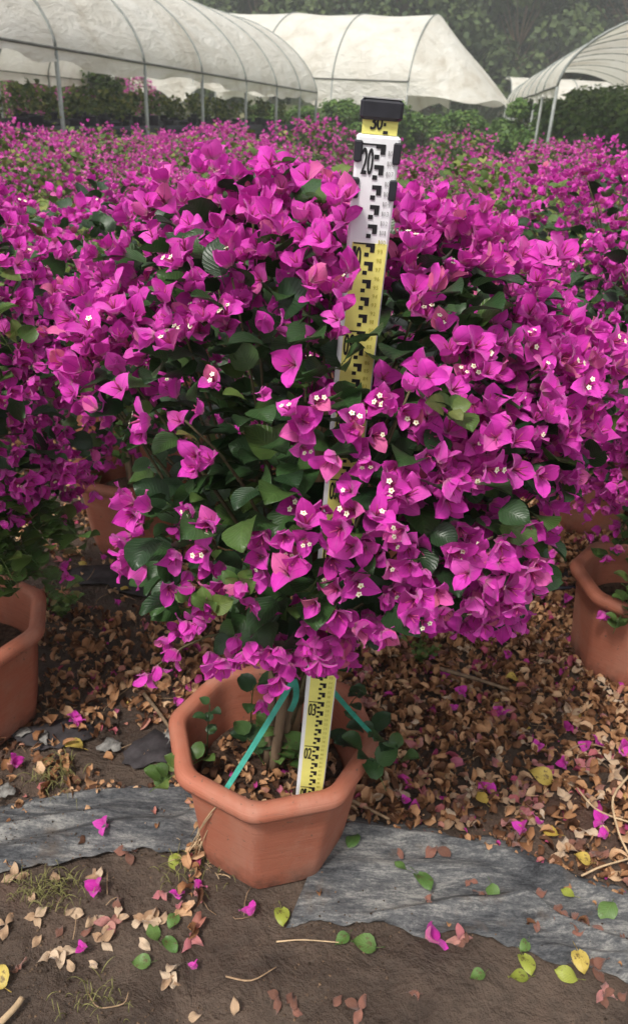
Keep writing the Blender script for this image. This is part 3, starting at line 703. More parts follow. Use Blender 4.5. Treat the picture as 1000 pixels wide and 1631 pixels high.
# the field -----------------------------------------------------------
VAR = []
for k, (ph, ncl, nle, yg) in enumerate([(.36, 185, 660, .14), (.22, 165, 720, .16), (.02, 120, 850, .24), (.32, 190, 660, .12), (-.28, 60, 1100, .3)]):
    C, RAD = (0, 0, .74), (.47, .47, .36)
    F, L, t = crown(500+k*11, C, RAD, ncl, (4, 7), nle, None, (), None, young=yg, phase=ph, inner=.2, lumps=.2)
    fm = mesh('blossom', scatter([(FLm[v], [m for w, m in F if w == v]) for v in range(8)]), 'field_bract')
    wm = mesh('florets', scatter([(FLOR[i], [m for j, (w, m) in enumerate(F) if w != 4 and j % 5 == 0 and (j//5) % 3 == i]) for i in range(3)]), ['floret_tube', 'floret_white', 'floret_eye'])
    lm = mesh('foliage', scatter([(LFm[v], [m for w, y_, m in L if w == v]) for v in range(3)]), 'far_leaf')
    bm = mesh('branches', join(stems(510+k, C, RAD, t, n=20), trunk_shape(520+k, C)), 'twig')
    VAR.append((fm, wm, lm, bm, F, L))
VN = ['densely flowering magenta bougainvillea', 'magenta bougainvillea with a few green tips', 'bougainvillea with green leaves among its magenta bracts', 'rounded deep magenta bougainvillea', 'mostly green bougainvillea with few magenta bracts']
ORD = ['first', 'second', 'third', 'fourth', 'fifth', 'sixth', 'seventh', 'eighth', 'ninth', 'tenth', 'eleventh']
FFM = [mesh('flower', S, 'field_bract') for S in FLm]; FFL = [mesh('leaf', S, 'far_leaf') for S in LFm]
def field_plant(x, y, v, s, row, pot=True):
    p = ob('field_bougainvillea', None); p.location = (x, y, 0); p.rotation_euler.z = rng.uniform(0, 6.28); p.scale = (s*rng.uniform(.95, 1.08), s, s*rng.uniform(.97, 1.05))
    tag(p, f'{VN[v]} in the {ORD[row]} row behind the measured plant', 'flower bush', 'bougainvilleas packed in the flower field')
    fm, wm, lm, bm, F, L = VAR[v]
    qx = pj(np.array([[x, y, .9]]))[0][0]
    if y < 4.0 and -60 < qx[0] < 1060:                 # near rows: the flowers that show are single
        p.rotation_euler.z = 0; R0 = rotz(rng.uniform(0, 6.28)); sc_ = np.array(p.scale); p.scale = (1, 1, 1); D = np.diag([*sc_, 1.]); Q = R0 @ D
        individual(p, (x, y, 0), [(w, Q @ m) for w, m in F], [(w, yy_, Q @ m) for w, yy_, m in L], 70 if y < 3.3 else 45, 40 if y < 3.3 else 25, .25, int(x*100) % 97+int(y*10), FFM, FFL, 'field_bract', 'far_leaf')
        ob('branches', bm, p)
        if pot: add_pot(p, 0)
        return
    for nm, me in (('blossom', fm), ('florets', wm), ('foliage', lm)): ob(nm, me, p, kind='stuff')
    ob('branches', bm, p)
    if pot: add_pot(p, 0)
near_xy = [n[0] for n in NB]+[(-.045, 1.0)]
rows = [2.1, 2.85, 3.65, 4.45, 5.25, 6.05, 6.9, 7.75, 8.6]
for k, y0 in enumerate(rows):
    xm = .42*y0+.7; xv = np.arange(-xm-.2, xm+.3, .84)+(.42 if k % 2 else 0)
    for x in xv:
        x = x+rng.uniform(-.1, .1); y = y0+rng.uniform(-.12, .12)
        if min(math.hypot(x-a, y-b) for a, b in near_xy) < .62: continue
        px = pj(np.array([[x, y, 1.0]]))[0][0]
        v = int(rng.choice([0, 1, 2, 3], p=[.26, .26, .26, .22]))
        if (690 < px[0] < 800 and 3.4 < y < 5.0) or (px[0] < 190 and 2.5 < y < 3.3) or (px[0] < 90 and 3.5 < y < 4.9): v = 4
        if px[0] < 330 and y > 7.4: v = 0
        field_plant(x, y, v, (.95 if y < 3.3 else .93)*rng.uniform(.84, 1.10), k, y < 4.2)

# under and beside the tunnels: benches with young plants, dark bushes, green shrubs
def small_plant_mesh(seed, n=60, R=.16, Hh=.36, s=1.5):
    r = np.random.default_rng(seed); A = []
    for _ in range(n):
        a = r.uniform(0, 6.28); z = Hh*r.uniform(.15, 1); q = R*math.sqrt(r.uniform())*(1-.4*z/Hh); A.append(frame((q*math.cos(a), q*math.sin(a), z+.2), r.normal(size=3)*.5+np.array([0, 0, .9]), r.normal(size=3), s*r.uniform(.7, 1.3)))
    return scatter([(LFm[0], A)])
SPM = [mesh('foliage', small_plant_mesh(600+k), 'far_leaf') for k in range(3)]
BPM = mesh('pot', loft([[(r_*math.cos(6.283*i/14), r_*math.sin(6.283*i/14), z) for i in range(14)] for r_, z in ((.07, 0), (.10, .2), (.11, .2), (.11, .215), (.095, .215), (.09, .17))], True, True), 'bench_black')
axd = np.array([math.sin(R_(15)), math.cos(R_(15))]); nd = np.array([-math.cos(R_(15)), math.sin(R_(15))]); A0 = np.array([-4.15, 9.2])
for bi, off in enumerate((.75, 2.4)):
    for seg in range(5):
        c = A0+axd*(1.9+seg*2.6)+nd*off
        b = ob('nursery_bench', None); b.location = (c[0], c[1], 0); b.rotation_euler.z = -R_(15)
        tag(b, f'black nursery bench carrying young plants, {ORD[seg]} of its {"outer" if bi == 0 else "inner"} row under the long tunnel', 'bench', 'benches under the long tunnel')
        part('tray', join(box(-.35, .35, -1.2, 1.2, .70, .78, 0, .01), box(-.36, -.33, -1.2, 1.2, .78, .9), box(.33, .36, -1.2, 1.2, .78, .9)), 'bench_black', b)
        for sx_ in (-.3, .3):
            for sy_ in (-1.1, 1.1): part('leg', box(sx_-.025, sx_+.025, sy_-.025, sy_+.025, 0, .698), 'bench_black', b)
        for q in range(6):
            w = c+axd*(-1.0+q*.4)+nd*rng.uniform(-.12, .12)
            t = ob('young_plant', None); t.location = (w[0], w[1], .785); t.rotation_euler.z = rng.uniform(0, 6.28); t.scale = (1, 1, rng.uniform(.7, 1.2))
            tag(t, f'small leafy green plant in a black pot on the {"outer" if bi == 0 else "inner"} row of benches', 'young plant', 'young plants on the benches under the tunnel')
            ob('foliage', SPM[int(rng.integers(3))], t); ob('pot', BPM, t)
for k in range(9):
    w = A0+axd*(4.6+k*1.45)+nd*(6.9+rng.uniform(-.3, .3))
    p = ob('dark_bush', None); p.location = (w[0], w[1], 0); p.rotation_euler.z = rng.uniform(0, 6.28); s = rng.uniform(1.45, 1.75); p.scale = (s, s, s*1.02)
    v = VAR[0 if k % 3 else 1]
    for nm, me in (('blossom', v[0]), ('foliage', v[2])): ob(nm, me, p, kind='stuff')
    ob('branches', v[3], p)
    tag(p, 'tall shaded purple and green bush growing beyond the long tunnel', 'bush', 'tall bushes beyond the long tunnel')
SHR = []
for k in range(3):
    a, b = make_tree_shapes(70+k, 2.3, 1.25, 6500, .088, 40); SHR.append((mesh('stem', a, 'bark'), mesh('foliage', b, 'shrub_leaf')))
def shrub(x, y, s, label, grp):
    t = ob('green_shrub', None); t.location = (x, y, 0); t.rotation_euler.z = rng.uniform(0, 6.28); t.scale = (s*1.15, s*1.15, s); k = int(rng.integers(3))
    ob('stem', SHR[k][0], t); ob('foliage', SHR[k][1], t); tag(t, label, 'shrub', grp)
for x, y, s in [(5.3, 19.0, .72), (6.2, 18.2, .80), (7.1, 18.8, .82), (6.6, 20.5, .85), (8.0, 19.6, .80), (7.6, 17.4, .70), (8.9, 21.5, .8), (5.2, 22.0, .75), (9.8, 20.5, .75), (7.3, 23.5, .9)]:
    shrub(x, y, s, 'bright green leafy shrub standing under the open-ended tunnel', 'green shrubs under the open-ended tunnel')
for k in range(9):
    shrub(-2.0+k*1.15, 25.0+rng.uniform(-.4, .4)-k*.25, rng.uniform(.54, .66), 'dark green shrub in the row beneath the pointed-end tunnel', 'shrubs beneath the pointed-end tunnel')
for k in range(3):
    shrub(-9.8+k*1.5, 24+rng.uniform(-1, 1), .85, 'green shrub on the grass seen under the long tunnel', 'green shrubs on the grass')

# ------------------------------------------------------------------ the measuring rod
rod = ob('measuring_rod', None)
zax = STAFF_T-STAFF_B; RL = np.linalg.norm(zax); zax /= RL
rod.matrix_basis = Matrix(frame(STAFF_B, zax, np.array([1., .0, 0])).tolist())
tag(rod, 'telescopic measuring rod with yellow and white scale and black cap standing in the pot', 'measuring rod')
# local: x = right, y = away from the camera, z = up; the face is at y = -t/2
RW, RT = .0465, .024
part('outer_section', box(-RW/2, RW/2, -RT/2, RT/2, 0, 1.108, 0, .0025), 'rod_white', rod, False)
part('inner_section', box(-.0185, .0185, -.008, .008, 1.1085, 1.128), 'rod_yellow', rod, False)
part('cap', box(-.0222, .0222, -.0135, .0135, 1.122, 1.1415, 0, .003), 'black_plastic', rod, False)
part('cap_plate', box(-.0205, .0205, -.012, .012, 1.1417, 1.1427), 'rod_grey', rod, False)
fx = lambda f: -RW/2+RW*f
FY = -RT/2
part('yellow_panel', box(fx(.125), fx(.965), FY-.0006, FY+.0004, .002, 1.0), 'rod_yellow', rod, False)
for zc, w in ((1.092, 0), (1.056, 0)):
    for s in (-1, 1): part('clip', box(s*.0205-.0042, s*.0205+.0042, -RT/2-.004, RT/2+.001, zc-.0105, zc+.0105, 0, .0015), 'black_plastic', rod, False)
mk = []
y0, y1 = FY-.0011, FY-.0002
for k in range(0, 56):
    z = 1.10-.02*k                                     # top of each 2 cm figure
    if z-.0135 > 1.104 or z < .02: continue
    zt = min(z, 1.1045)
    mk += [box(fx(.455), fx(.675), y0, y1, zt-.0042, zt), box(fx(.565), fx(.675), y0, y1, z-.0098, min(z-.0042, zt-.0042)), box(fx(.435), fx(.545), y0, y1, z-.0146, z-.0102)]
    if round(z*100) % 10 == 0:
        mk.append(box(fx(.15), fx(.4545), y0, y1, zt-.0016, zt))
part('graduation_marks', join(*mk), 'rod_black', rod, False)
GLY = {}
for ch in '0123456789':
    cu = bpy.data.curves.new('glyph', 'FONT'); cu.body = ch; cu.size = 1; cu.align_x = 'LEFT'; cu.resolution_u = 3
    o = bpy.data.objects.new('glyph', cu); col.objects.link(o)
    bpy.context.view_layer.update()
    me = o.evaluated_get(bpy.context.evaluated_depsgraph_get()).to_mesh()
    V = np.array([v.co[:] for v in me.vertices]); F = [tuple(p.vertices) for p in me.polygons]
    V[:, 0] -= V[:, 0].min(); GLY[ch] = (V, F, V[:, 0].max(), V[:, 1].max())
    o.evaluated_get(bpy.context.evaluated_depsgraph_get()).to_mesh_clear()
    bpy.data.objects.remove(o); bpy.data.curves.remove(cu)
def number(txt, x, ztop, h, w, y, gap=.12):            # flat figures on the face, w = width of one figure
    S = []
    for c in txt:
        V, F, gw, gh_ = GLY[c]; ww = w*.55 if c == '1' else w
        U = np.column_stack([x+V[:, 0]/gw*ww, np.full(len(V), y), ztop-h+V[:, 1]/gh_*h]); S.append(shape(U, F)); x += ww+w*gap
    return join(*S)
def bold(txt, x, zt, h, w, y): return join(*[number(txt, x+d, zt+e, h, w, y-abs(d)*.05-e*.05) for d, e in ((0, 0), (.0008, .0002), (.0004, .0004))])
for txt, z in (('01', .10), ('02', .20), ('03', .30), ('04', .40), ('05', .50), ('06', .6), ('07', .7), ('08', .8), ('09', .90), ('10', 1.0), ('20', 1.1)):
    h = .026 if z < 1 else .0255
    part('numeral', bold(txt, fx(.15), z-.0045, h, .0056, FY-.0013), 'rod_black', rod, False)
part('numeral', bold('30', -.0105, 1.1275, .0145, .0058, -.0088), 'rod_black', rod, False)
part('numeral', join(box(.0035, .0085, -.0090, -.0080, 1.1095, 1.1125), box(.0035, .0060, -.0090, -.0080, 1.117, 1.120)), 'rod_black', rod, False)
sm_w, sm_y = [], []
for k in range(2, 110):
    z = k*.01+.0042; S = number(str(k), fx(.745), z, .0046, .0024, FY-.0012, .35); (sm_w if k > 100 else sm_y).append(S)
part('small_numerals', join(*sm_w), 'rod_grey', rod, False); part('small_numerals', join(*sm_y), 'rod_olive', rod, False)

# wooden stake and the green ties
st = part('wooden_stake', tube([(0, 0, .0), (.001, 0, .25), (-.001, .001, .5), (.002, 0, .78)], [.0165, .016, .0155, .014], 8), 'stake', None)
sb = gz(462, 1205, .16); st.location = (sb[0]-.004, sb[1], .13); st.rotation_euler = (R_(1), R_(2.2), 0)
tag(st, 'brown wooden stake planted behind the measuring rod', 'stake')
def ribbon(pts, w, th=.0006, twist=0.0):
    pts = np.asarray(pts, float); V, F = [], []
    for i, p in enumerate(pts):
        t = pts[min(i+1, len(pts)-1)]-pts[max(i-1, 0)]; t /= np.linalg.norm(t)
        s = np.cross(t, [.2, -1., .3]); s /= np.linalg.norm(s); n = np.cross(t, s); a = twist*i/len(pts); s = s*math.cos(a)+n*math.sin(a); n = np.cross(t, s)
        V += [p+s*w+n*th, p-s*w+n*th, p-s*w-n*th, p+s*w-n*th]
    for i in range(len(pts)-1):
        for k in range(4): F.append((i*4+k, i*4+(k+1) % 4, i*4+4+(k+1) % 4, i*4+4+k))
    F += [(3, 2, 1, 0), tuple((len(pts)-1)*4+k for k in range(4))]
    return shape(V, F)
knot = gy(468, 1082, .945)
lp = np.array([sb[0], sb[1]])
loop = [np.array([lp[0]+.022*math.cos(a), lp[1]+.022*math.sin(a), knot[2]+.004*math.sin(a)]) for a in np.linspace(-1.6, 4.7, 18)]
rimA = gz(361, 1256, .262); rimB = gz(600, 1178, .266)
ta = part('plastic_tie', join(ribbon(loop, .005), ribbon(curve(knot, (knot+rimA)/2-np.array([0, 0, .004]), rimA, 10), .0048, twist=.9), ribbon(curve(rimA, rimA+np.array([-.008, -.012, -.006]), rimA+np.array([-.005, -.010, -.035]), 5), .0045),
        ribbon(curve(knot, knot+np.array([.012, -.008, -.03]), knot+np.array([-.004, -.006, -.065]), 7), .005)), 'tie', None, False)
tag(ta, 'flat teal green plastic tie running from the wooden stake over the pot rim', 'tie')
tb0 = gy(528, 1098, .93)
tb = part('plastic_tie', join(ribbon(curve(tb0, (tb0+rimB)/2+np.array([0, 0, -.004]), rimB, 9), .0042, twist=.5)), 'tie', None, False)
tag(tb, 'thin teal tie stretched from behind the rod to the far pot rim', 'tie')
hoop = [np.array([p[0], p[1], .233]) for p in octa(.160*PS, .05)]
ca, sa_ = math.cos(R_(16.6)), math.sin(R_(16.6))
hoop = [np.array([ML[0]+p[0]*ca-p[1]*sa_, ML[1]+p[0]*sa_+p[1]*ca, p[2]]) for p in hoop]
tc = part('string', tube(hoop+[hoop[0]], .0022, 5), 'tie', None); tag(tc, 'teal string tied round the pot just under its rim', 'string')

# ------------------------------------------------------------------ grey ground cloth
FWV = Waves(90, 9, 2); FWV2 = Waves(91, 38, 2); EW = Waves(92, 26, 1)
CRUMB = shape(np.array([(1, 0, 0), (-.8, .1, 0), (0, 1.1, 0), (.1, -.9, 0), (0, .1, .8), (0, 0, -.9)]), [(0, 2, 4), (2, 1, 4), (1, 3, 4), (3, 0, 4), (2, 0, 5), (1, 2, 5), (3, 1, 5), (0, 3, 5)])
def cloth(name, top, bot, label, folds, nu=90, nv=34, seed=0):
    tp = np.array([gz(*p) for p in top]); bt = np.array([gz(*p) for p in bot])
    def along(P, u):
        d = np.concatenate([[0], np.cumsum(np.linalg.norm(np.diff(P, axis=0), axis=1))]); d /= d[-1]
        return np.array([np.interp(u, d, P[:, k]) for k in range(3)])
    def fn(u, v):
        p = along(bt, u)*(1-v)+along(tp, u)*v
        e = (.011*float(EW(np.array([u*1.3+seed])))+.0025*float(EW(np.array([u*5+seed*3])))+.0008*float(EW(np.array([u*19]))))*max(0, 1-8*min(v, 1-v))
        q = p[:2]; z = .007+float(gh(p[0], p[1]))+.006*(1+float(FWV(q)))+.0022*float(FWV2(q))
        for (a0, b0, a1, b1, wd_, h) in folds:          # raised creases as segments in (u,v)
            du, dv = a1-a0, b1-b0; t = max(0, min(1, ((u-a0)*du+(v-b0)*dv)/(du*du+dv*dv))); dd = math.hypot((u-a0-t*du)*1.6, (v-b0-t*dv))
            z += 1.5*h*math.exp(-(dd/wd_)**2)
        edge = min(v, 1-v)
        return (p[0], p[1]+e, z-.004*(edge < .03))
    S = grid(fn, nu, nv); o = part(name, S, 'fabric', None)
    rr = np.random.default_rng(seed+60); Vc = S[0]; W8 = Waves(seed+61, 11, 2)
    A8 = []; L8 = []
    for q in rr.integers(0, len(Vc), 2600):
        p_ = Vc[q]+np.array([rr.normal()*.004, rr.normal()*.004, .0016]); edge = min(S[2][q][1], 1-S[2][q][1])
        if rr.uniform() < .25+.4*float(W8(p_[:2]))+(.5 if edge < .1 else 0):
            A8.append(frame(p_, rr.normal(size=3), None, .0006+.0022*rr.uniform()**3))
        if S[2][q][1] > .86 and rr.uniform() < .22 or rr.uniform() < .012: L8.append(frame(p_+np.array([0, 0, .002]), rr.normal(size=3)*.5+np.array([0, 0, 1.]), rr.normal(size=3), rr.uniform(.2, .65)))
    part('soil_crumbs', scatter([(CRUMB, A8)]), 'crumb', o, False, kind='stuff'); part('dry_scraps', scatter([(LIT[0], L8[::2]), (LIT[3], L8[1::2])]), 'litter', o, kind='stuff')
    md = o.modifiers.new('thickness', 'SOLIDIFY'); md.thickness = .0016; md.offset = 1
    tag(o, label, 'ground cloth', 'weathered grey ground cloths'); return o
cloth('ground_cloth', [(-420, 1330), (-150, 1305), (0, 1284), (100, 1262), (200, 1254), (318, 1248)], [(-420, 1440), (-150, 1412), (0, 1392), (70, 1384), (130, 1368), (230, 1352), (285, 1360), (322, 1330)],
      'grey wrinkled ground cloth strip reaching the potted plant from the mud side', [(0, .75, .75, .55, .07, .012), (.3, .2, 1, .35, .10, .010), (.62, .9, .95, .8, .05, .008)], seed=1)
cloth('ground_cloth', [(535, 1305), (590, 1308), (700, 1322), (800, 1346), (900, 1388), (1000, 1430), (1150, 1480), (1400, 1560)], [(455, 1478), (560, 1474), (640, 1480), (700, 1486), (790, 1502), (870, 1530), (1000, 1566), (1150, 1625), (1400, 1720)],
      'grey creased ground cloth lying below the dry bract litter', [(.05, .85, .45, .80, .05, .016), (.45, .80, 1, .93, .045, .016), (.18, .05, .42, .42, .05, .014), (.42, .42, .62, .30, .06, .015), (.5, .1, .8, .35, .05, .012), (.1, .5, .3, .6, .08, .008)], nu=110, seed=3)
def scrap(px, py, w, h, rz, mat, label, seed, up_=.004):
    c = gz(px, py); r = np.random.default_rng(seed); wv = Waves(seed, 40, 2); n = 18
    V = [np.array([0, 0, .004])]
    for ringk in (0.55, 1.0):
        for k in range(n):
            a = 6.283*k/n; q = ringk*(1+.3*float(wv(np.array([math.cos(a)*.05, math.sin(a)*.05])))+(r.uniform(-.3, .3) if ringk == 1 else 0)); V.append(np.array([w*q*math.cos(a), h*q*math.sin(a), .004*float(wv(np.array([w*math.cos(a), h*math.sin(a)])))]))
    F = [(0, 1+k, 1+(k+1) % n) for k in range(n)]+[(1+k, 1+n+k, 1+n+(k+1) % n, 1+(k+1) % n) for k in range(n)]
    o = part('cloth_scrap', shape(V, F), mat, None); o.location = (c[0], c[1], float(gh(c[0], c[1]))+.008+up_); o.rotation_euler.z = rz
    md = o.modifiers.new('thickness', 'SOLIDIFY'); md.thickness = .0015; md.offset = 1
    tag(o, label, 'cloth scrap', 'scraps of torn ground cloth'); return o
DS, GS = 'dark torn scrap of ground cloth half buried in litter', 'pale grey torn scrap of ground cloth on the litter'
for i, (px, py, w, h, rz, m_) in enumerate([(235, 1205, .060, .045, .2, 'dark_scrap'), (80, 1180, .07, .04, .1, 'dark_scrap'), (190, 925, .17, .10, .1, 'dark_scrap'), (880, 925, .10, .06, .3, 'dark_scrap'), (270, 1175, .016, .05, -.4, 'scrap'), (180, 1190, .025, .018, .5, 'scrap'),
        (40, 1172, .015, .012, .3, 'scrap'), (70, 1180, .010, .022, .6, 'scrap'), (257, 1232, .017, .018, 0, 'scrap'), (10, 1265, .018, .016, .2, 'scrap'), (870, 910, .045, .022, .1, 'scrap'), (440, 935, .05, .05, .3, 'scrap'), (610, 1005, .06, .03, -.3, 'scrap'), (745, 1080, .05, .012, -.3, 'dark_scrap'), (990, 1100, .05, .03, 0, 'dark_scrap')]):
    scrap(px, py, w, h, rz, m_, DS if m_ == 'dark_scrap' else GS, 700+i, .003 if m_ == 'dark_scrap' else .009)

# ------------------------------------------------------------------ litter
LW = Waves(120, 5.0, 2)
pots = [(-.045, 1.005)]+[n[0] for n in NB]
def clothed(px, py):
    if px < 315: return py > 1284-px*.115 if px < 300 else False
    if px > 450: return py > np.interp(px, [535, 590, 700, 800, 900, 1000, 1400], [1305, 1308, 1322, 1346, 1388, 1430, 1560])
    return py > 1310
items = [[] for _ in LIT]; N = 0; lr = np.random.default_rng(12)
while N < 30000:
    x, y = lr.uniform(-1.7, 1.9), lr.uniform(.78, 3.0)
    if any((x-a)**2+(y-b)**2 < .128**2 for a, b in pots): continue
    px, py = pj(np.array([[x, y, 0]]))[0][0]
    if clothed(px, py): continue
    dens = .85+.35*float(LW(np.array([x, y])))
    if px < 290: dens *= .55 if 940 < py < 1160 else .22
    if ((px-230)/75)**2+((py-1205)/50)**2 < 1 or ((px-190)/90)**2+((py-925)/45)**2 < 1: dens *= .12
    if y > 2.3: dens *= .6
    if lr.uniform() > dens: continue
    N += 1; z = float(gh(x, y))+.006+abs(lr.normal())*.007
    k = int(lr.integers(len(LIT))); items[k].append(frame((x, y, z), lr.normal(size=3)*.55+np.array([0, 0, 1.]), lr.normal(size=3), lr.uniform(.42, 1.12) if N % 3 else lr.uniform(.14, .42)))
o = part('leaf_litter', scatter(list(zip(LIT, items))), 'litter', None); tag(o, 'thick carpet of dry brown and tan fallen bracts', 'leaf litter', kind='stuff')
# thin straw and twig bits in it
S = []
for _ in range(420):
    x, y = lr.uniform(-1.2, 1.5), lr.uniform(.66, 2.4); px, py = pj(np.array([[x, y, 0]]))[0][0]
    if any((x-a)**2+(y-b)**2 < .14**2 for a, b in pots) or (py > 1300 and lr.uniform() > .35): continue
    a = lr.uniform(0, 6.28); L_ = lr.uniform(.02, .07); d = np.array([math.cos(a), math.sin(a), 0])*L_; z = float(gh(x, y))+.006+lr.uniform(0, .014)*(1 if py < 1300 else .2)
    p = np.array([x, y, z]); S.append(tube(curve(p, p+d*.5+np.array([lr.normal()*.01, lr.normal()*.01, .004]), p+d, 4), .0009, 3))
o = part('straw_litter', join(*S), 'dead_twig', None); tag(o, 'thin dry stalks scattered over mud and litter', 'straw', kind='stuff')

S8 = []
for q in range(3):
    V = np.array([(1, 0, 0), (-1, 0, 0), (0, 1, 0), (0, -1, 0), (0, 0, 1), (0, 0, -1)], float)*lr.uniform(.55, 1.2, (6, 3)); S8.append(shape(V, [(0, 2, 4), (2, 1, 4), (1, 3, 4), (3, 0, 4), (2, 0, 5), (1, 2, 5), (3, 1, 5), (0, 3, 5)]))
CW = Waves(140, 9.0, 2); cr_ = [[], [], []]; N = 0
while N < 5200:
    x, y = lr.uniform(-.95, .95), lr.uniform(.58, 1.15)
    if lr.uniform() > .35+.5*float(CW(np.array([x, y]))) or any((x-a)**2+(y-b)**2 < .15**2 for a, b in pots): continue
    N += 1; r_ = .0010+.0028*lr.uniform()**3; cr_[N % 3].append(frame((x, y, float(gh(x, y))+r_*.4), lr.normal(size=3), None, r_))
o = part('soil_crumbs', scatter(list(zip(S8, cr_))), 'crumb', None, False); tag(o, 'small crumbs of brown soil scattered over the mud', 'soil', kind='stuff')
# single fallen leaves and bracts ------------------------------------
TB = [mesh('fallen_bract', join(*[xf(blade(.036, .0105, 4, 6, 1.0+.25*k, 1.75+.35*((k+s) % 3), .35 if k % 2 else -.3, .40, 1.4, .75, 60+s*3+k), rotz(k*1.7+s) @ trans(0, .001, .001*k)) for k in range(nb)]), 'tan_bract') for s, nb in ((0, 1), (1, 2), (2, 3), (3, 1))]
def remat(me, m): c = me.copy(); c.materials[0] = M[m]; return c
BB = [remat(m, 'brown_bract') for m in TB]; PB = [remat(m, 'pink_bract') for m in TB]
FM = [mesh('fallen_flower', flower(o_, 30+k), 'bract') for k, o_ in enumerate((1.45, .9, 1.2))]
FLAT = [join(blade(.038, .0138, 4, 6, 1.15+.2*s, 1.8+.25*s, .22-.35*s, .40, 1.25, .30, 80+s), tube(curve((0, .001, 0), (.001, -.006, .003), (.004, -.014, .002), 4), .0006, 3)) for s in range(2)]
YLf = [mesh('fallen_leaf', s, 'yellow_leaf') for s in FLAT]; YG = [remat(m, 'ygreen_leaf') for m in YLf]; GLf = [remat(m, 'green_leaf') for m in YLf]
def fallen(me, px, py, s, name, label, cat, grp, lift=.004, on_cloth=False, tilt=.12, spin=None):
    p = gz(px, py); z = float(gh(p[0], p[1]))+(.020 if on_cloth else .003)+lift
    o = ob(name, me, None, frame((p[0], p[1], z), np.array([rng.normal()*tilt, rng.normal()*tilt, 1.]), np.array([1., 0, 0]), s, rng.uniform(0, 6.28) if spin is None else spin)); tag(o, label, cat, grp); return o
for px, py, s in [(232, 1470, 1.), (245, 1468, .9), (210, 1475, .8), (175, 1480, 1.), (165, 1500, .9), (190, 1465, .9), (120, 1445, .9), (75, 1445, 1.), (60, 1460, .8), (100, 1515, 1.), (118, 1548, .8), (143, 1535, .8), (80, 1520, .9), (275, 1548, 1.),
                  (285, 1540, 1.), (270, 1560, .8), (25, 1398, .9), (90, 1410, 1.), (150, 1395, .8), (155, 1400, .8), (375, 1620, .9), (255, 1475, 1.), (10, 1475, .9), (135, 1455, 1.), (222, 1498, 1.), (65, 1490, .8), (300, 1625, .8), (50, 1440, .7), (150, 1460, 1.)]:
    k = int(rng.integers(4)); fallen(TB[k], px, py, s*.78, 'fallen_bract', ('single curled pale tan', 'two-lobed pale tan', 'three-lobed pale tan', 'small cupped pale tan')[k]+' dried bract lying on the open mud', 'bract', 'tan bracts on the mud', .004, tilt=.4)
for px, py, s in [(205, 1358, 1.1), (218, 1362, 1.), (445, 1592, .9), (465, 1610, .8), (455, 1600, .8), (530, 1603, .9), (572, 1608, 1.0), (740, 1508, .8), (660, 1585, .6), (130, 1490, .8), (185, 1450, .9), (30, 1545, .8), (100, 1475, .8), (960, 1585, .8), (985, 1592, .8)]:
    fallen(BB[int(rng.integers(4))], px, py, s*.72, 'fallen_bract', 'crumpled brown bract lying on the open mud', 'bract', 'brown bracts on the mud', .004, tilt=.4)
for px, py, s in [(180, 1485, 1.2), (175, 1468, 1.), (305, 1500, .9), (262, 1425, .8), (290, 1440, .7), (310, 1430, .8), (730, 1500, .9), (960, 1580, .8)]:
    fallen(PB[int(rng.integers(4))], px, py, s*.8, 'fallen_bract', 'faded pink bract lying on the open mud', 'bract', 'faded pink bracts on the mud', .004, tilt=.4)
for px, py, s in [(865, 1430, 1.), (890, 1450, .9), (870, 1460, 1.), (905, 1482, 1.0), (930, 1490, 1.1), (945, 1550, 1.1), (765, 1440, .8), (850, 1480, .8), (680, 1445, .6), (770, 1434, .7), (745, 1413, .6), (905, 1475, .9), (985, 1500, .7)]:
    fallen(BB[int(rng.integers(4))], px, py, s*.72, 'fallen_bract', 'brown dried bract lying on the grey creased cloth', 'bract', 'bracts on the creased cloth', .002, True, .35)
for px, py, s, lab, oc in [(160, 1420, 1.0, 'fresh magenta flower on the mud below the strip of cloth', False), (172, 1328, .9, 'magenta flower lying on the wrinkled cloth strip', True), (402, 1465, .8, 'single magenta flower on bare mud in front of the pot', False), (680, 1505, 1.2, 'double magenta flower at the lower edge of the creased cloth', False),
                           (137, 1512, .6, 'small magenta flower among tan bracts on the mud', False), (312, 1425, .7, 'wilted magenta flower on the mud below the straw tuft', False), (282, 1438, .6, 'wilted pinkish flower beside a twig on the mud', False), (312, 1548, .5, 'tiny magenta flower beside a split tan bract', False), (985, 1200, 1.1, 'magenta flower at the foot of the dry vine', False)]:
    fallen(FM[int(rng.integers(3))], px, py, s, 'fallen_flower', lab, 'flower', None, .010, oc, .6)
for px, py, s in [(730, 1105, .8), (800, 1150, .8), (790, 1140, .7), (690, 1010, .6), (815, 1010, .8), (740, 1010, .7), (810, 1050, .7), (770, 1265, .7), (660, 1290, .7), (830, 1335, .9), (850, 1320, .7), (955, 1320, .9), (960, 1345, .7), (850, 1200, .8), (900, 1225, .8), (775, 1270, .8), (640, 1285, .6), (690, 1055, .7), (705, 1080, .7), (860, 960, .8), (900, 960, .8), (165, 900, .7), (185, 968, .6), (125, 1165, .9), (280, 1130, .7), (945, 1195, .8), (720, 1140, .6), (930, 1200, .8), (740, 965, .6), (120, 1155, .8), (20, 1225, .9)]:
    fallen(FM[int(rng.integers(3))], px, py, s, 'fallen_flower', 'fallen magenta flower lying on the dry litter', 'flower', 'fallen flowers on the litter', .018, False, .6)
def petiole(me, m): return me
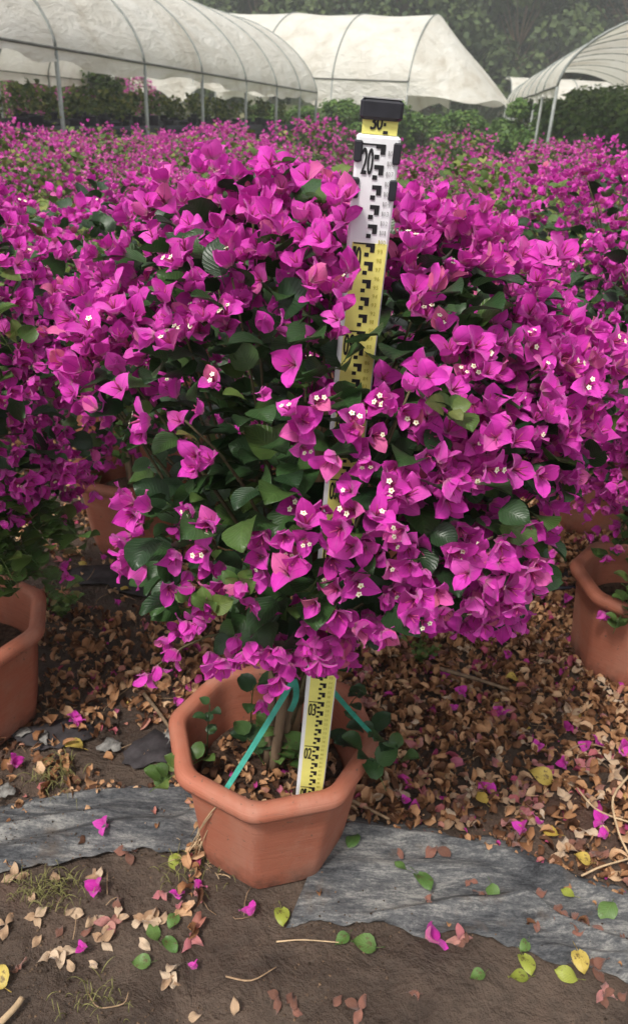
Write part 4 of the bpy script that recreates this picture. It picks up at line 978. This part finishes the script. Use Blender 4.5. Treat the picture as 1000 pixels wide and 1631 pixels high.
for px, py, s, me, lab, oc, sp in [(448, 1450, 1.0, YG, 'yellow-green heart-shaped leaf on the mud in front of the pot', False, 3.3), (662, 1403, 1.25, GLf, 'large green leaf on the creased cloth', True, 3.6), (645, 1396, .7, GLf, 'small green leaf beside the large one on the creased cloth', True, 1.0), (778, 1422, .95, GLf, 'dusty green leaf halfway along the creased cloth', True, 3.2),
        (828, 1532, 1.05, YG, 'yellow-green leaf at the lower edge of the creased cloth', True, 3.3), (836, 1512, .7, GLf, 'green leaf tucked above the yellow-green one', True, 2.4), (915, 1525, 1.05, YLf, 'pale yellow leaf on the lower fold of the creased cloth', True, 3.2), (770, 1555, .75, GLf, 'round green leaf on the mud below the creased cloth', False, 1.9), (910, 1440, .7, YG, 'small olive leaf on the creased cloth', True, .9),
        (935, 1385, .9, YLf, 'yellow leaf at the upper edge of the creased cloth', True, 1.3), (820, 1090, 1.05, YLf, 'broad yellow leaf lying on the litter', False, 2.0), (875, 1255, 1.5, YLf, 'big curled tan-yellow leaf on the litter', False, 1.2), (770, 1290, 1.0, YLf, 'curled yellow leaf just above the creased cloth', False, .3), (885, 1340, .9, YLf, 'yellow-green leaf above the fold of the creased cloth', False, 1.0), (130, 1200, 1.4, YLf, 'mottled yellow leaf above the wrinkled cloth strip', False, 1.0),
        (140, 908, .8, YLf, 'yellow leaf on the dark cloth patch by the back pot', False, 1.4), (205, 945, .8, YLf, 'yellowish leaf on the dark cloth patch', False, 1.2), (567, 1340, 1.0, GLf, 'green leaf standing against the pot foot', False, 2.6), (240, 1535, .85, GLf, 'bright green leaf on the mud beside tan bracts', False, 1.6), (250, 1500, .9, GLf, 'torn green leaf on the mud', False, .6), (262, 1497, .9, GLf, 'dark green leaf beside the torn green one', False, 4.0),
        (282, 1462, .8, GLf, 'folded green leaf above the torn leaf on the mud', False, 2.9), (270, 1372, 1.1, YG, 'yellow-green leaf at the edge of the cloth strip', False, 4.4), (8, 1575, 1.3, YLf, 'yellow leaf on the mud by the dry stick', False, .8), (597, 1515, 1.2, GLf, 'crumpled green leaf on the mud under the cloth edge', False, 1.5), (555, 1492, .8, GLf, 'green leaf at the cloth edge on the mud', False, 2.2), (840, 1560, .9, YG, 'yellow-green leaf with a stalk on the mud', False, 1.5), (918, 1560, 1.0, YG, 'olive leaf stuck in mud under the cloth edge', False, 1.2), (970, 1450, 1.2, GLf, 'dark green leaf on the fold of the creased cloth', True, 2.4),
        (595, 1000, .9, YLf, 'pale yellow leaf on the litter behind the rod', False, 1.4), (690, 1362, .9, BB, 'dark curled leaf on the upper creased cloth', True, 1.4), (640, 1378, .6, BB, 'small dark leaf on the creased cloth by the pot', True, .5)]:
    k = int(rng.integers(2)); fallen(me[k], px, py, s*(1 if py > 1300 else .95), 'fallen_leaf', lab, 'leaf', None, .006 if py > 1340 else .02, oc, .16, sp)
# dry bracts in the litter that show one by one
for k in range(190):
    while True:
        px, py = lr.uniform(540, 1000), lr.uniform(1000, 1420)
        p = gz(px, py)
        if not clothed(px, py) and all((p[0]-a)**2+(p[1]-b)**2 > .15**2 for a, b in pots): break
    kind = lr.choice(3, p=[.6, .22, .18]); me = (TB, BB, PB)[kind][int(lr.integers(4))]
    fallen(me, px, py, lr.uniform(.55, .85), 'fallen_bract', ('pale tan', 'brown', 'faded pink')[kind]+' dried bract on top of the litter carpet', 'bract', ('tan', 'brown', 'pink')[kind]+' bracts on the litter', .014, False, .5)

# twigs, vines, straw tuft, weeds
def strand(name, pts, r0, r1, mat, label, cat, grp=None):
    P = []
    for i in range(len(pts)-1): P += [np.asarray(pts[i])*(1-t)+np.asarray(pts[i+1])*t for t in np.linspace(0, 1, 5)[:-1]]
    P.append(np.asarray(pts[-1])); P = np.array(P)
    for _ in range(2): P[1:-1] = (P[:-2]+2*P[1:-1]+P[2:])/4
    o = part(name, tube(P, np.linspace(r0, r1, len(P)), 6), mat, None); tag(o, label, cat, grp)
G_ = lambda px, py, z=.012: np.array(gz(px, py, z))
strand('dry_vine', [G_(915, 1250), G_(945, 1290, .03), G_(1000, 1310, .03), G_(1060, 1320)], .0022, .0018, 'straw', 'pale dry vine bending across the litter', 'vine')
strand('dry_vine', [G_(1010, 1225, .05), G_(970, 1270, .05), G_(985, 1330, .04), G_(1000, 1360, .03)], .0026, .0022, 'straw', 'looped pale vine rising by the flower litter', 'vine')
strand('dry_vine', [G_(925, 1395, .02), G_(955, 1380, .03), G_(1010, 1365, .02)], .0022, .0018, 'straw', 'short dry vine lying over the top of the creased cloth', 'vine')
strand('dry_vine', [G_(905, 1195, .02), G_(930, 1182, .03), G_(970, 1192, .02), G_(990, 1215, .02)], .0018, .0012, 'dead_twig', 'thin curved tendril on the litter', 'vine')
strand('dry_twig', [G_(540, 1265, .02), G_(580, 1285, .02), G_(620, 1305, .016)], .005, .003, 'dead_twig', 'brown stick lying between the pot and the creased cloth', 'twig')
strand('dry_twig', [G_(700, 1065, .03), G_(760, 1082, .03), G_(815, 1100, .02)], .006, .004, 'bark', 'dark stick lying in the dry litter', 'twig')
strand('dry_twig', [G_(440, 1500, .004), G_(480, 1496, .008), G_(550, 1502, .004)], .0014, .0010, 'straw', 'pale thin twig on the mud below the pot', 'twig')
strand('dry_twig', [G_(360, 1555, .004), G_(400, 1565, .01), G_(440, 1540, .006)], .0018, .0010, 'dead_twig', 'dark branching twig on the mud', 'twig')
strand('dry_twig', [G_(140, 1580, .004), G_(155, 1608, .008), G_(200, 1600, .006), G_(205, 1580, .006)], .0013, .0009, 'dead_twig', 'bent thin twig at the muddy edge', 'twig')
strand('dry_stick', [G_(-10, 1640, .01), G_(25, 1605, .012), G_(35, 1590, .010)], .006, .005, 'straw', 'short grey stick end on the mud', 'stick')
strand('dry_twig', [G_(230, 1105, .03), G_(265, 1150, .03), G_(285, 1185, .03)], .005, .003, 'bark', 'dark stick leaning beside the pot in the leafy litter', 'twig')
strand('drip_hose', [G_(810, 940, .015), G_(930, 935, .02), G_(1010, 950, .015)], .006, .006, 'bench_black', 'thin black irrigation hose at the foot of the pot beside the litter', 'hose')
S = []; tr = np.random.default_rng(33)
root = np.array(gz(372, 1262, .24))+np.array([-.004, -.012, 0])
for k in range(34):
    e = np.array(gz(tr.uniform(296, 372), tr.uniform(1330, 1392), .006)); m_ = (root+e)/2+tr.normal(size=3)*.014+np.array([-.015, -.012, .02])
    b = root+tr.normal(size=3)*.004 if k < 12 else np.array(gz(tr.uniform(315, 350), tr.uniform(1300, 1335), .05))+np.array([0, -.01, 0])
    S.append(tube(curve(b, m_ if k < 12 else (b+e)/2+tr.normal(size=3)*.012, e, 8), np.linspace(.0015, .0006, 8), 4))
for k in range(60):
    e = np.array(gz(tr.uniform(290, 375), tr.uniform(1340, 1395), .004)); d = tr.normal(size=3)*np.array([.018, .012, .008]); S.append(tube(curve(e, e+d*.5+np.array([0, 0, .012]), e+d+np.array([0, 0, .004]), 5), .0007, 3))
o = part('straw_tuft', join(*S), 'straw', None); tag(o, 'pale dry root and straw tuft hanging down the side of the pot', 'straw')
def grass_tuft(px, py, n, h, mat, label, seed, spread=.03):
    r = np.random.default_rng(seed); S = []; c = np.array(gz(px, py, .002))
    for k in range(n):
        b = c+np.array([r.normal()*spread, r.normal()*spread*.7, 0]); a = r.uniform(0, 6.28); d = np.array([math.cos(a), math.sin(a), 0])*h*r.uniform(.4, 1)
        q = curve(b, b+d*.4+np.array([0, 0, h*.9]), b+d+np.array([0, 0, h*r.uniform(.1, .7)]), 5); S.append(tube(q, np.linspace(.0010, .0003, 5), 3))
    o = part('grass_tuft', join(*S), mat, None); tag(o, label, 'grass')
M['dry_grass'] = simple('dry_grass', (.20, .19, .07), .7, .2, .4, 50); M['grass'] = simple('grass', (.10, .16, .035), .6, .3, .35, 50)
grass_tuft(95, 1415, 70, .035, 'dry_grass', 'flattened olive grass on the mud under the cloth strip', 1, .026)
grass_tuft(45, 1420, 50, .03, 'dry_grass', 'dry olive grass beside a tan bract on the mud', 2, .022)
grass_tuft(90, 1240, 70, .04, 'dry_grass', 'thin grass above the wrinkled cloth strip', 3, .03)
grass_tuft(150, 1590, 40, .03, 'dry_grass', 'sparse dry grass stalks on bare mud', 4, .025)
grass_tuft(300, 1390, 50, .03, 'dry_grass', 'dry grass at the foot of the straw tuft', 5, .03)
def weed(px, py, s, n, label, seed, mat='young_leaf'):
    c = np.array(gz(px, py, 0)); S = [sprig(np.zeros(3), np.array([0, 0, .03])*s, np.array([math.cos(k*1.3)*.05, math.sin(k*1.3)*.05, .06])*s, 9, .35*s, seed+k) for k in range(n)]
    o = part('weed', join(*S), mat, None); o.location = (c[0], c[1], float(gh(c[0], c[1]))+.004); tag(o, label, 'weed')
weed(668, 1055, .9, 7, 'small green weed growing out of the litter behind the rod', 800)
weed(385, 1050, 1.1, 8, 'pale green weed behind the pot rim', 820); weed(100, 985, 1.2, 6, 'green weed at the side of the pot by the cloth strip', 840)
weed(985, 1075, 1.0, 5, 'green weed against the pot beside the litter', 860)

# ------------------------------------------------------------------ air
hz = ob('haze', mesh('haze', box(-1100, 1100, -1000, 1600, -12, 135), 'ground')); hz['kind'] = 'stuff'; hz['label'] = 'thin pale haze over the valley'
hm = bpy.data.materials.new('haze'); hm.use_nodes = True; hn = hm.node_tree.nodes; hn.clear()
pv = hn.new('ShaderNodeVolumePrincipled'); pv.inputs['Color'].default_value = (.86, .90, .92, 1); pv.inputs['Density'].default_value = .0034; pv.inputs['Anisotropy'].default_value = .2
ho = hn.new('ShaderNodeOutputMaterial'); hm.node_tree.links.new(pv.outputs[0], ho.inputs['Volume'])
hz.data.materials.clear(); hz.data.materials.append(hm)
sc.cycles.max_bounces = 6; sc.cycles.volume_bounces = 1; sc.cycles.transparent_max_bounces = 8
sc.cycles.use_denoising = True
